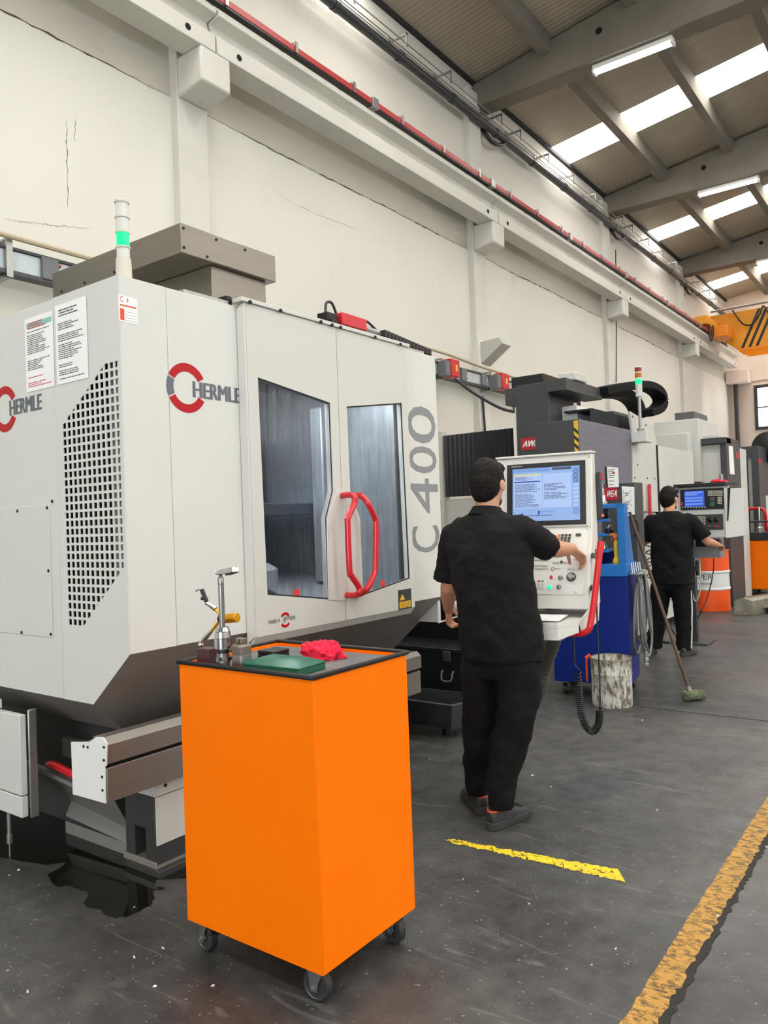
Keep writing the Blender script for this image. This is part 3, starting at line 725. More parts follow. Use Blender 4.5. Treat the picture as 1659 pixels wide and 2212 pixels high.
# ---- stainless box on the roof
xb = -3.3
tb = MB()
fy0, fy1 = 2.72, 3.44
tb = MB().box(-4.55, xb, fy0, fy1, 2.945, 3.105).build('top_box', m_ss, mill, .004)
MB().box(-4.1, xb - .04, fy0 + .24, fy1 - .05, 2.50, 2.944).build('top_riser', m_ss, mill, .004)
for y, z in ((fy0 + .02, 3.08), (fy0 + .25, 3.08), (fy0 + .47, 3.08), (fy0 + .02, 2.975), (fy0 + .18, 2.965)):
    MB().lathe([(.008, 0), (.008, .004), (.003, .005)], (xb, y, z), (1, 0, 0), 10).build('screw', m_screw, tb)
for x in (-4.45, -4.2, -3.9): MB().lathe([(.008, 0), (.008, .004), (.003, .005)], (x, fy0, 2.97), (0, -1, 0), 10).build('screw', m_screw, tb)
# ---- signal tower
sx, sy = -2.80, 2.0
m_beige = M('beige_plastic', '#cfc9bc', .5)
m_clear = M('clear_segment', '#d6d8d2', .25, spec=.6)
tw = MB().lathe([(.055, 0), (.055, .008), (.034, .02), (.032, .095), (.030, .115)], (sx, sy, ZT - .003), n=24).build('tower_base', m_beige, mill)
z = ZT + .112
m_grn = M('lit_green_lens', '#00d878', .3, emit=1.3)
for k, mm in enumerate((m_clear, m_grn, m_clear, m_clear)):
    h = .048 if k == 0 else .064
    MB().lathe([(.027, 0), (.027, h - .006)], (sx, sy, z), n=24).build('lens_segment', mm, tw)
    MB().lathe([(.031, h - .006), (.031, h)], (sx, sy, z), n=24).build('lens_collar', m_beige, tw)
    z += h
MB().lathe([(.030, 0), (.030, .004), (.026, .008)], (sx, sy, z), n=24).build('tower_cap', m_beige, tw)
# ---- door drive on top: red block, hose chain, cables
dv = [-2.95]
y0 = 3.385
MB().box(-2.92, -2.80, y0 - .02, y0 + .03, ZT, ZT + .12).box(-2.90, -2.82, y0 - .04, y0 + .05, ZT + .10, ZT + .16).build('drive_bracket', m_screw, mill, .006)
MB().box(-2.90, -2.80, y0 + .07, y0 + .30, ZT + .10, ZT + .175).build('drive_block', m_redp, mill, .008)
MB().box(-2.90, -2.80, y0 + .02, y0 + .32, ZT + .07, ZT + .098).build('drive_plate', m_screw, mill)
MB().cyl((-2.85, y0 + .30, ZT + .135), (-2.85, y0 + .50, ZT + .125), .02).build('drive_rod', m_zinc, mill)
for i in range(14):
    y = y0 + .48 + i * .038
    MB().box(-2.885, -2.80, y, y + .030, ZT + .10 - i * .003, ZT + .145 - i * .003).build('chain_link', m_black, mill, .004)
MB().tube(catmull([(-2.85, y0 - .02, ZT + .15), (-2.86, y0 + .0, ZT + .22), (-2.86, y0 + .05, ZT + .23), (-2.86, y0 + .09, ZT + .17)], 6), .008, 8).build('drive_cable', m_black, mill)
MB().tube(catmull([(-2.86, y0 + .28, ZT + .17), (-2.86, y0 + .38, ZT + .185), (-2.86, y0 + .50, ZT + .13)], 6), .008, 8).build('drive_cable', m_black, mill)
MB().box(-2.9, -2.82, y0 + .60, y0 + .66, ZT, ZT + .14).build('chain_post', m_zinc, mill)
MB().box(-2.85, -2.74, Y2 + .05, Y2 + .3, ZT + .02, ZT + .05).build('roof_clip', m_zinc, mill)
# ---- interior seen through the windows
m_in = M('interior_sheet_steel', '#9da3a8', .35, metal=.5, var=.15, vscale=4)
m_ind = M('interior_dark_steel', '#3a3d42', .4, metal=.5)
MB().box(-4.3, -4.28, 2.2, 4.24, .98, 2.4).build('chamber_back', m_ind, mill)
MB().box(-4.28, -2.8, 2.36, 2.38, .98, 2.4).build('chamber_wall', m_in, mill)
MB().box(-4.28, -2.8, 3.92, 3.94, .98, 2.4).build('chamber_wall', m_in, mill)
MB().prism([(-4.28, 2.38, 1.25), (-2.78, 2.38, 1.0), (-2.78, 3.92, 1.0), (-4.28, 3.92, 1.25)], (0, 0, -.02)).build('chamber_floor', m_in, mill)
MB().box(-3.9, -3.3, 2.45, 3.85, 1.52, 1.60).box(-4.1, -3.9, 2.4, 3.9, 1.3, 2.4).build('table_bridge', m_ind, mill, .01)
MB().lathe([(.33, 0), (.33, .10), (.28, .13), (.27, .13)], (-3.35, 2.95, 1.12), n=36).build('rotary_table', m_in, mill, .004)
MB().lathe([(.11, 0), (.16, .12), (.16, .6), (.10, .62)], (-3.6, 3.2, 1.75), n=28).build('spindle_head', m_in, mill)
MB().box(-3.3, -3.2, 3.7, 3.9, 1.1, 2.2).build('side_cover', m_in, mill, .01)
ld = bpy.data.lights.new('chamber_fill_light', 'AREA'); ld.color = (.85, .93, 1.0); ld.energy = 40; ld.size = 1.0; ld.size_y = .15; ld.shape = 'RECTANGLE'  # unseen lamp, added to brighten the chamber behind the door windows
lo = bpy.data.objects.new('chamber_fill_light', ld); COL.objects.link(lo); lo.location = (-3.2, 3.1, 2.38); lo.parent = mill; lo.matrix_parent_inverse = inv(mill)
# ---- base: stainless chip trough with white end plate, leg, base plates
xt = -2.70
ye = 1.775
e = [ay(*q, ye) for q in ((153, 1603), (192, 1603), (208, 1592), (222, 1593), (230, 1606), (229, 1655), (226, 1655), (227, 1720), (228, 1736), (157, 1716))]
MB().prism(e, (0, .006, 0)).build('trough_end_plate', m_white, mill, .001)
for q in ((181, 1612), (190, 1614), (225, 1614), (225, 1642), (221, 1678), (222, 1707)):
    MB().lathe([(.0055, 0), (.0055, .003), (.003, .004)], ay(*q, ye), (0, -1, 0), 10).build('screw', m_screw, mill)
m_tr = M('trough_steel', '#8b8680', .4, metal=.7, var=.03, aniso=(2, 2, 25))
MB().prism([(xt - .24, ye + .007, .60), (xt - .13, ye + .007, .60), (xt - .085, ye + .007, .655), (xt - .03, ye + .007, .655), (xt, ye + .007, .63), (xt, ye + .007, .555), (xt - .24, ye + .007, .555)], (0, 2.20, 0)).build('trough_upper', m_tr, mill, .002)
MB().box(xt - .23, xt - .02, ye + .007, 3.97, .54, .554).build('trough_gap', m_dark, mill)
MB().box(xt - .24, xt - .004, ye + .007, 3.975, .405, .539).build('trough_lower', m_tr, mill, .002)
MB().box(xt - .23, -2.765, ye + .27, 3.9, .335, .402).build('trough_carrier', m_pan, mill, .002)
for y in (2.10, 2.35): MB().lathe([(.008, 0), (.008, .003), (.004, .004)], (-2.765, y, .372), (1, 0, 0), 10).build('screw', m_screw, mill)
m_leg = M('dark_grey_paint', '#3a3a3a', .5)
b = MB()
b.prism([(-2.98, 2.047, .06), (-2.915, 2.047, .06), (-2.915, 2.047, .19), (-2.84, 2.047, .19), (-2.84, 2.047, .045), (-2.775, 2.047, .045), (-2.775, 2.047, .334), (-2.98, 2.047, .334)], (0, .5, 0))
b.build('base_leg', m_leg, mill, .003)
MB().box(-2.772, -2.764, 2.05, 3.7, .13, .332).build('base_front_panel', m_pan, mill)
MB().box(-2.775, -2.766, 2.05, 3.7, .05, .128).build('base_strip', m_leg, mill)
MB().box(-3.0, -2.77, 2.045, 2.55, .03, .06).build('foot_plate', m_skirt, mill, .003)
MB().box(-2.98, -2.74, 2.04, 2.5, 0, .03).build('foot_pad', m_leg, mill, .003)
MB().box(-3.4, -2.80, 2.55, 3.9, .1, .6).build('machine_bed', m_leg, mill)
MB().box(-4.8, -3.15, 2.2, 4.2, 0.0, .56).build('machine_base', m_leg, mill)
# sloped chip pan behind the leg, with its red handle
b = MB()
def pan(q, y): return ay(*q, y)
P1 = [(-3.95, 1.98, .36), (-2.98, 2.0, .36)]
MB().add([(-3.72, 2.02, .34), (-3.02, 2.02, .29), (-3.02, 2.10, .13), (-3.52, 2.12, .16)], [(0, 1, 2, 3)]).build('pan_slope', m_skirt, mill)
m_pg0 = M('pan_grey', '#83837f', .5)
MB().hexa([(-3.72, 1.99, .335), (-3.02, 1.99, .285), (-3.02, 2.02, .285), (-3.72, 2.02, .335), (-3.72, 1.99, .355), (-3.02, 1.99, .305), (-3.02, 2.02, .305), (-3.72, 2.02, .355)]).build('pan_rim', m_pg0, mill)
MB().hexa([(-3.54, 2.10, .09), (-3.0, 2.10, .06), (-3.0, 2.16, .06), (-3.54, 2.16, .09), (-3.52, 2.12, .16), (-3.0, 2.12, .13), (-3.0, 2.16, .13), (-3.52, 2.16, .16)]).build('pan_kick', m_pg0, mill)
MB().box(-3.56, -3.0, 2.11, 2.17, 0.0, .058).build('pan_sill', m_pg0, mill)
MB().box(-3.62, -3.0, 2.14, 2.17, .36, .45).build('pan_back', m_pg0, mill)
MB().tube(catmull([(-3.50, 2.0, .372), (-3.42, 1.99, .38), (-3.2, 1.985, .355), (-3.0, 1.985, .335)], 5), .018, 12).build('pan_handle', m_redt, mill)
# coolant tank cabinet at the left edge
yt = 1.80
tk = thing('coolant_tank', (-3.7, 1.95, 0), 'light grey coolant tank cabinet under the machine at the left edge', 'tank')
c0, c1, c2 = ay(45, 1545, yt), ay(48, 1768, yt), ay(48, 1722, yt)
MB().box(-4.6, c1.x, yt, yt + .03, c2.z + .003, .66).build('tank_upper', m_pan, tk, .003)
MB().box(-4.6, c1.x, yt, yt + .03, c1.z, c2.z - .003).build('tank_lower', m_pan, tk, .003)
MB().box(c1.x + .002, c1.x + .012, yt + .034, yt + .075, c1.z - .01, .68).build('tank_edge', m_zinc, tk, .006)
MB().box(-3.75, -3.55, yt - .004, yt + .01, .675, .715).build('tank_tab', m_pan, tk)
MB().lathe([(.004, 0), (.004, .06), (.013, .062), (.013, .10), (.009, .101), (.009, c1.z)], (-3.53, 1.817, 0), n=12).build('tank_foot', m_zinc, tk)
MB().lathe([(.02, 0), (.02, .02), (.009, .03), (.009, c1.z)], (-4.4, 1.816, 0), n=12).build('tank_foot', m_zinc, tk)
# ---- sheets and sticker on the machine
m_paper = M('white_paper', '#f3f3f1', .7)
m_ink = M('black_print', '#55565a', .8)
m_rink = M('red_print', '#c8414a', .8)
m_teal = M('teal_print', '#8ec3bb', .8)
def sheet(label, pts, head, seed):
    a, b_, c_ = [ay(*q, YC - .002) for q in pts]        # top-left, top-right, bottom-left
    u = b_ - a; v = a - c_; o = c_
    u = V(u.x, 0, 0); v = V(0, 0, v.z)
    t = thing('notice_sheet', (o.x + u.x / 2, YC - .002, o.z), label, 'paper', 'sheets on the machine side')
    MB().prism([o, o + u, o + u + v, o + v], (0, -.001, 0)).build('paper', m_paper, t)
    off = (0, -.0018, 0)
    if head: MB().prism([o + u * .06 + v * .86, o + u * .96 + v * .86, o + u * .96 + v * .93, o + u * .06 + v * .93], (0, -.0012, 0)).build('header_band', m_teal, t)
    print_lines('print', o + u * .08 + v * .28, u * .85, v * .54, 22, m_ink, t, off, seed)
    print_lines('print', o + u * .08 + v * .05, u * .85, v * .2, 8, m_ink if not head else m_rink, t, off, seed + 5, .6)
    print_lines('print', o + u * .12 + v * .84, u * .75, v * .1, 3, m_rink if head else m_ink, t, (0, -.0022, 0), seed + 9, 1)
sheet('left printed notice sheet with a teal header on the machine side', ((51, 692), (111, 669), (58, 848)), True, 1)
sheet('right printed notice sheet without header, beside the grille', ((115, 663), (182, 641), (124, 832)), False, 2)
a, b_, c_ = ax(256, 636, XF + .002), ax(296, 640, XF + .002), ax(261, 694, XF + .002)
st = MB().box(XF + .0003, XF + .0012, a.y, b_.y, c_.z, a.z).build('status_sticker', m_paper, mill)
w_ = b_.y - a.y; h_ = a.z - c_.z
m_or = M('orange_red_print', '#dd5238', .7)
MB().box(XF + .0012, XF + .0016, a.y + .06 * w_, a.y + .28 * w_, c_.z + .06 * h_, c_.z + .5 * h_).build('orange_column', m_or, st)
MB().box(XF + .0012, XF + .0016, a.y + .06 * w_, b_.y - .06 * w_, c_.z + .6 * h_, c_.z + .66 * h_).build('orange_band', m_or, st)
for k in range(4): MB().box(XF + .0012, XF + .0016, a.y + .32 * w_, b_.y - .05 * w_, c_.z + (.08 + .11 * k) * h_, c_.z + (.09 + .11 * k) * h_).build('rule', m_ink, st)
text('sticker_text', '1', (XF + .0016, a.y + .45 * w_, c_.z + .78 * h_), (0, .06 * w_, 0), (0, 0, .16 * h_), m_or, st)
ring(MB(), (XF + .0016, a.y + .2 * w_, c_.z + .86 * h_), U, W, .009, .012, 60, 300, 10).build('sticker_swoosh', m_or, st)
# ================================================================ ORANGE TOOL CART
m_or1 = M('orange_powder_coat', '#ff7700', .45, spec=.12, var=.04, vscale=2.5, bump=.06, bscale=350, dirt='#c9630c', dscale=24, damt=.22)
m_rub = M('black_rubber', '#17181a', .5, bump=.1, bscale=80)
m_mat = M('scuffed_grey_mat', '#5c5a58', .55, var=.3, vscale=9, dirt='#8a7f78', dscale=14, damt=.42)
m_wheel = M('dark_rubber_tyre', '#2b2c2c', .6)
m_fork = M('galvanised_fork', '#84878a', .4, metal=.7, var=.12, vscale=25)
def caster(par, x, y, ztop, r=.049, w=.030, ang=90, plate=True, brake=False):
    """swivel caster: plate, fork, tyre, rim; ang is the direction of the wheel axle in degrees"""
    a = math.radians(ang); d = V(math.cos(a), math.sin(a), 0); e = V(-d.y, d.x, 0); c = V(x, y, r) + e * .012
    top = V(x, y, ztop)
    f = MB().obox(top - V(0, 0, .004), d * .03, e * .034, V(0, 0, .004))
    for s in (-1, 1):
        o = d * s * (w / 2 + .006)
        f.prism([top + o - e * .026 - V(0, 0, .008), top + o + e * .034 - V(0, 0, .008), c + o + e * .016 + V(0, 0, .012), c + o + e * .012 - V(0, 0, .014), c + o - e * .012 - V(0, 0, .014), c + o - e * .016 + V(0, 0, .012)], d * .003 * s)
    f.obox(top - V(0, 0, .011), d * (w / 2 + .008), e * .028, V(0, 0, .003))
    k = f.build('caster_fork', m_fork, par, .0015)
    MB().lathe([(r - .012, -w / 2), (r - .004, -w / 2), (r, -w / 2 + .005), (r, w / 2 - .005), (r - .004, w / 2), (r - .012, w / 2)], c, d, 28).build('tyre', m_wheel, k)
    MB().lathe([(.010, -w / 2 - .003), (.012, -w / 2 + .001), (r - .014, -w / 2 + .004), (r - .011, -w / 2 - .001), (r - .011, w / 2 + .001), (r - .014, w / 2 - .004), (.012, w / 2 - .001), (.010, w / 2 + .003)], c, d, 24).build('rim', m_zinc, k)
    MB().cyl(c - d * (w / 2 + .012), c + d * (w / 2 + .012), .006, n=10).build('axle', m_zinc, k)
    if brake: MB().obox(top - e * .055 - V(0, 0, .035), d * .018, e * .022 - V(0, 0, .01), V(0, 0, .003)).build('brake_pedal', m_screw, k)
cx0, cx1, cy0, cy1, cz0, cz1 = -2.190, -1.572, 1.738, 2.226, .114, .998
cart = thing('tool_cart', ((cx0 + cx1) / 2, (cy0 + cy1) / 2, 0), 'tall bright orange tool cart on casters in the foreground', 'cart')
MB().box(cx0, cx1, cy0, cy0 + .004, cz0, cz1).build('front_sheet', m_or1, cart, .0015)
MB().box(cx0, cx1, cy1 - .004, cy1, cz0, cz1).build('back_sheet', m_or1, cart, .0015)
MB().box(cx0, cx0 + .004, cy0 + .004, cy1 - .004, cz0, cz1).build('left_sheet', m_or1, cart, .0015)
MB().box(cx1 - .004, cx1, cy0 + .004, cy1 - .004, cz0, cz1).build('right_sheet', m_or1, cart, .0015)
MB().box(cx0 + .004, cx1 - .004, cy0 + .004, cy1 - .004, cz0, cz0 + .004).build('bottom_sheet', m_or1, cart)
MB().box(cx0 + .02, cx1 - .02, cy0 + .02, cy1 - .02, .970, .9905).build('top_mat', m_mat, cart, .002)
MB().holed([(cx0 + .003, cy0 + .003, cz1 - .012), (cx1 - .003, cy0 + .003, cz1 - .012), (cx1 - .003, cy1 - .003, cz1 - .012), (cx0 + .003, cy1 - .003, cz1 - .012)],
           [[(cx0 + .019, cy0 + .019, cz1 - .012), (cx1 - .019, cy0 + .019, cz1 - .012), (cx1 - .019, cy1 - .019, cz1 - .012), (cx0 + .019, cy1 - .019, cz1 - .012)]], (0, 0, -.02)).build('inner_lip', m_or1, cart)
MB().tube([(cx0 - .002, cy0 - .002, cz1 + .004), (cx1 + .002, cy0 - .002, cz1 + .004), (cx1 + .002, cy1 + .002, cz1 + .004), (cx0 - .002, cy1 + .002, cz1 + .004)], .0085, 12, True).build('edge_trim', m_rub, cart)
for i, (x, y, a_, br) in enumerate(((cx0 + .05, cy0 + .05, 60, True), (cx1 - .055, cy0 + .05, 75, False), (cx1 - .05, cy1 - .05, 62, False), (cx0 + .05, cy1 - .05, 80, False))): caster(cart, x, y, cz0, ang=a_ + 20, brake=br)

# ---------------------------------------------------------------- things lying on the cart
ZC = .991
m_chrome = M('polished_steel', '#c4c6c8', .16, metal=1.)
m_satin = M('satin_steel', '#9b9a98', .3, metal=.9)
m_brown = M('dark_maroon_paint', '#45262a', .4, dirt='#8a7a72', dscale=40, damt=.3)
m_gold = M('gold_anodised', '#d99a16', .28, metal=.6)
c = az(441, 1436, ZC)
ind = thing('magnetic_stand', c, 'maroon magnetic stand with gold-jointed indicator arm on the cart', 'indicator stand')
bx0, by0 = c.x - .032, c.y - .005
mb_ = MB().box(bx0, bx0 + .062, by0, by0 + .05, ZC, ZC + .055).build('magnet_block', m_brown, ind, .002)
def cp(px, py, y): return ay(px, py, y)
yb_ = by0 + .04
j0 = cp(434, 1397, yb_)
MB().cyl((j0.x, yb_, ZC + .055), (j0.x, yb_, j0.z), .006).ball((j0.x, yb_, j0.z + .006), .011, 14).build('ball_foot', m_chrome, ind)
a0, a1, a2 = cp(436, 1387, yb_), cp(458, 1362, yb_ + .01), cp(474, 1342, yb_ + .015)
MB().tube([a0, a0.lerp(a1, .3), a1], [.006, .010, .006], 12).build('lower_cone', m_chrome, ind)
MB().cyl(a1, a2, .0055).build('lower_rod', m_gold, ind)
k0, k1 = cp(474, 1337, yb_ + .01), cp(513, 1334, yb_ + .02)
MB().cyl(k0, k0.lerp(k1, .25), .013, n=6).build('joint_nut', m_black, ind)
MB().cyl(k0.lerp(k1, .25), k1, .0165, n=24).build('joint_knob', m_gold, ind, .002)
u0, u1, u2 = cp(474, 1322, yb_ + .01), cp(466, 1316, yb_), cp(446, 1303, yb_ - .01)
MB().cyl(cp(480, 1334, yb_ + .01), u1, .0055).build('upper_rod', m_gold, ind)
MB().tube([u1, u2], [.0085, .005], 12).ball(u2, .007, 10).build('upper_cone', m_chrome, ind)
v0, v1 = cp(446, 1299, yb_ - .01), cp(436, 1274, yb_ - .01)
MB().tube([v0, v1], [.008, .008], 6).build('indicator_clamp', m_black, ind)
MB().ball(cp(437, 1293, yb_ - .02), .007, 10).build('clamp_knob', m_black, ind)
MB().tube([v1, cp(430, 1273, yb_ - .01), cp(423, 1277, yb_ - .01)], .0028, 8).build('dovetail', m_chrome, ind)
# milling chuck with long boring bar
c = az(483, 1443, ZC); c = ay(483, 1440, c.y + .004)
ch = thing('tool_holder', (c.x, c.y, ZC), 'steel collet chuck holding a long upright bar with a plate on top', 'tool holder')
pxm = (c.y / ray(483, 1440).y)                # metres per ray unit
S = ray(483, 1440).y
sc = lambda px: px * c.y / S
MB().lathe([(sc(14), 0), (sc(14), .012), (sc(15), .013), (sc(15), .024), (sc(18), .025), (sc(18), .036), (sc(14), .038), (sc(14), .050)], (c.x, c.y, ZC), n=24).build('taper_flange', m_satin, ch)
MB().lathe([(sc(13), .050), (sc(13), .062), (sc(14), .063)], (c.x, c.y, ZC), n=24).build('black_ring', m_black, ch)
MB().lathe([(sc(16), .063), (sc(18), .066), (sc(18), .098), (sc(17), .099), (sc(17), .101), (sc(18), .102), (sc(16.5), .120), (sc(15.5), .121), (sc(16.3), .123), (sc(13), .136), (sc(8), .138)], (c.x, c.y, ZC), n=28).build('collet_nut', m_chrome, ch)
for k in range(6):
    a_ = k * math.pi / 3; MB().obox((c.x + sc(17) * math.cos(a_), c.y + sc(17) * math.sin(a_), ZC + .032), V(math.cos(a_), math.sin(a_), 0) * .004, V(-math.sin(a_), math.cos(a_), 0) * .005, V(0, 0, .006)).build('drive_lug', m_screw, ch)
ztop = ay(483, 1262, c.y).z
MB().lathe([(sc(6.3), .136), (sc(6.3), ztop - ZC)], (c.x, c.y, ZC), n=20).build('bar', m_satin, ch)
z2_ = ay(483, 1246, c.y).z
MB().lathe([(sc(5.5), 0), (sc(6.6), .002), (sc(6.6), z2_ - ztop - .003), (sc(5.5), z2_ - ztop)], (c.x, c.y, ztop), n=20).build('bar_collar', m_satin, ch)
MB().lathe([(sc(3.5), 0), (sc(4.5), .006), (sc(3), .010)], (c.x, c.y, z2_), n=16).build('bar_neck', m_chrome, ch)
hd = [ay(*q, c.y) for q in ((468, 1238), (478, 1231), (506, 1224), (509, 1236), (490, 1240), (472, 1241))]
MB().prism([p + V(0, -.012, 0) for p in hd], (0, .03, 0)).build('head_plate', m_chrome, ch, .002)
pp = ay(500, 1239, c.y); MB().obox(pp, V(.016, 0, .004), V(0, .014, 0), V(0, 0, .002)).build('insert_pad', m_black, ch)
MB().tube([ay(470, 1239, c.y), ay(462, 1233, c.y)], .0015, 6).build('head_pin', m_chrome, ch)
# grey steel block
c = az(513, 1446, ZC); c2_ = V(c.x - .003, c.y + .024, ZC)
bl = thing('steel_block', c2_, 'warm grey stepped steel block standing beside the chuck on the cart', 'block')
m_wst = M('warm_steel', '#7a7268', .42, metal=.6, var=.08, vscale=20)
def chamf(x0, x1, y0, y1, k): return [(x0 + k, y0), (x1 - k, y0), (x1, y0 + k), (x1, y1 - k), (x1 - k, y1), (x0 + k, y1), (x0, y1 - k), (x0, y0 + k)]
def cblock(x, y, z0, z1, a, k, k2=None):
    ring0 = [V(p[0], p[1], z0) for p in chamf(x - a, x + a, y - a, y + a, k)]; a2 = k2 or a
    return MB().loft([ring0, [V(p[0], p[1], z1) for p in chamf(x - a2, x + a2, y - a2, y + a2, k * a2 / a)]])
bxx, byy = c2_.x, c2_.y
cblock(bxx, byy, ZC, ZC + .047, .026, .006).build('block_base', m_satin, bl, .001)
cblock(bxx, byy, ZC + .0472, ZC + .074, .0268, .007).build('block_middle', m_wst, bl, .001)
cblock(bxx, byy, ZC + .074, ZC + .081, .0268, .007, .022).build('block_shoulder', m_wst, bl)
for dx in (-.009, .009): MB().box(bxx + dx - .006, bxx + dx + .006, byy - .013, byy + .013, ZC + .081, ZC + .100).build('block_jaw', m_wst, bl, .002)
# small black box
q0, q1 = az(541, 1428, ZC), az(597, 1424, ZC)
bb = thing('black_case', ((q0.x + q1.x) / 2, q0.y + .05, ZC), 'small flat black plastic case lying behind the green case', 'case')
MB().box(q0.x + .004, q1.x + .02, q0.y + .03, q0.y + .115, ZC, ZC + .018).build('case_base', m_black, bb, .003)
MB().box(q0.x + .004, q1.x + .02, q0.y + .03, q0.y + .115, ZC + .0185, ZC + .034).build('case_lid', m_black, bb, .004)
# green case
m_green = M('green_plastic', '#0d5a42', .38, bump=.05, bscale=150)
g = [az(*q, ZC) for q in ((537, 1443), (684, 1461), (738, 1447), (592, 1424))]
gc_ = sum(g, V(0, 0, 0)) / 4
gcs = thing('green_case', gc_, 'flat dark green plastic case with slanted lid edges at the front of the cart', 'case')
ux = (g[1] - g[0]); uy = V(ux.y, -ux.x, 0).normalized() * -.13
if uy.y < 0: uy = -uy
o = V(g[0].x + .012, cy0 + .028, ZC); ux = V(.245, .006, 0); uy = V(-.01, .14, 0)
def gq(a, b, z): return o + ux * a + uy * b + V(0, 0, z)
MB().loft([[gq(0, 0, 0), gq(1, 0, 0), gq(1, 1, 0), gq(0, 1, 0)], [gq(0, 0, .018), gq(1, 0, .018), gq(1, 1, .018), gq(0, 1, .018)]]).build('case_base', m_green, gcs, .002)
MB().loft([[gq(-.005, -.01, .0185), gq(1.005, -.01, .0185), gq(1.005, 1.01, .0185), gq(-.005, 1.01, .0185)], [gq(-.005, -.01, .025), gq(1.005, -.01, .025), gq(1.005, 1.01, .025), gq(-.005, 1.01, .025)],
           [gq(.18, .22, .040), gq(.82, .22, .040), gq(.82, .78, .040), gq(.18, .78, .040)]]).build('case_lid', m_green, gcs, .0015)
for a_ in (.12, .74): MB().loft([[gq(a_, -.03, .006), gq(a_ + .14, -.03, .006), gq(a_ + .14, .0, .006), gq(a_, .0, .006)], [gq(a_, -.03, .015), gq(a_ + .14, -.03, .015), gq(a_ + .14, 0, .015), gq(a_, 0, .015)]]).build('case_latch', m_green, gcs, .001)
ring(MB(), gq(.5, .5, .0405), V(1, 0, 0), V(0, 1, 0), .010, .012, 0, 360, 20).build('case_emblem', M('dark_green_print', '#0a4635', .5), gcs)
# crumpled red cloth
def cloth(name, c, rx, ry, rz, mat, label, seed, n=40):
    b = MB(); rings = []
    for j in range(n // 2 + 1):
        th = math.pi * .5 * j / (n // 2)
        rg = []
        for k in range(n * 2):
            a_ = k * math.pi / n
            d = V(math.cos(a_) * math.cos(th), math.sin(a_) * math.cos(th), math.sin(th))
            q = d * 2.1 + V(seed, 0, 0)
            w = 1 + .30 * noise.noise(q) + .34 * (abs(noise.noise(q * 2.1)) - .2) + .16 * (abs(noise.noise(q * 4.3)) - .2)
            rg.append(Vector(c) + V(d.x * rx * w, d.y * ry * w, max(0, d.z * rz * w * (1.0 + .2 * noise.noise(q * 1.3)))))
        rings.append(rg)
    b.loft(rings)
    o = b.build(name, mat, None, sharp=80)
    return tag(o, label, 'cloth')
m_cloth = M('bright_red_cloth', '#e8153f', .8, bump=.3, bscale=400)
cc_ = (az(664, 1424, ZC) + az(748, 1410, ZC)) / 2; cc_.y -= .03; cc_.x += .012
cloth('cleaning_cloth', (cc_.x - .01, cc_.y, ZC), .082, .062, .056, m_cloth, 'crumpled bright red cleaning cloth on the orange cart', 3.7)
# ================================================================ PEOPLE
m_skin = M('warm_skin', '#c58d6f', .5, var=.06, vscale=14, bump=.05, bscale=120)
m_hair = M('black_brown_hair', '#140f0d', .65, var=.4, aniso=(60, 60, 20), bump=.5, bscale=140, spec=.2)
m_shirt = M('black_jersey', '#0f0e0f', .85, var=.15, vscale=9, bump=.12, bscale=500, spec=.25)
m_trous = M('black_trouser_cloth', '#0c0b0d', .85, var=.15, vscale=9, bump=.12, bscale=400, spec=.25)
m_shoe = M('dark_grey_shoe_leather', '#2a2a2a', .6, bump=.2, bscale=90)
m_sole = M('charcoal_rubber_sole', '#333332', .7)
m_lining = M('orange_red_lining', '#c9482f', .7)
m_beard = M('dark_stubble', '#4a3429', .8, var=.3, vscale=90)
m_eye = M('eye_white', '#e8e4de', .3)
_tex = bpy.data.textures.new('fold_clouds', 'CLOUDS'); _tex.noise_scale = .11; _tex.noise_depth = 2
_tex2 = bpy.data.textures.new('hair_clouds', 'CLOUDS'); _tex2.noise_scale = .018; _tex2.noise_depth = 2
def fuse(o, vox, smooth=4, disp=0., tex=None):
    r = o.modifiers.new('fuse', 'REMESH'); r.mode = 'VOXEL'; r.voxel_size = vox; r.use_smooth_shade = True
    if smooth: s = o.modifiers.new('soften', 'SMOOTH'); s.factor = .5; s.iterations = smooth
    if disp: d = o.modifiers.new('folds', 'DISPLACE'); d.texture = tex or _tex; d.strength = disp; d.mid_level = .5; d.texture_coords = 'LOCAL'
    return o
def oval(c, rx, ry, n=28, yaw=0., up=V(0, 0, 1), p=2.):
    """ring round c; super-ellipse exponent p"""
    c = Vector(c); pts = []
    for k in range(n):
        a = k * 2 * math.pi / n; ca, sa = math.cos(a), math.sin(a)
        x = rx * math.copysign(abs(ca) ** (2 / p), ca); y = ry * math.copysign(abs(sa) ** (2 / p), sa)
        pts.append(c + V(x * math.cos(yaw) - y * math.sin(yaw), x * math.sin(yaw) + y * math.cos(yaw), 0))
    return pts
def limb(b, pts, rad, k=5, n=14):
    P = catmull(pts, k); m = len(pts) - 1
    R = []
    for i in range(len(P)):
        t = i / k; j = min(int(t), m - 1); R.append(rad[j] + (rad[j + 1] - rad[j]) * (t - j))
    b.tube(P, R, n); b.ball(P[0], R[0], 12); b.ball(P[-1], R[-1], 12)
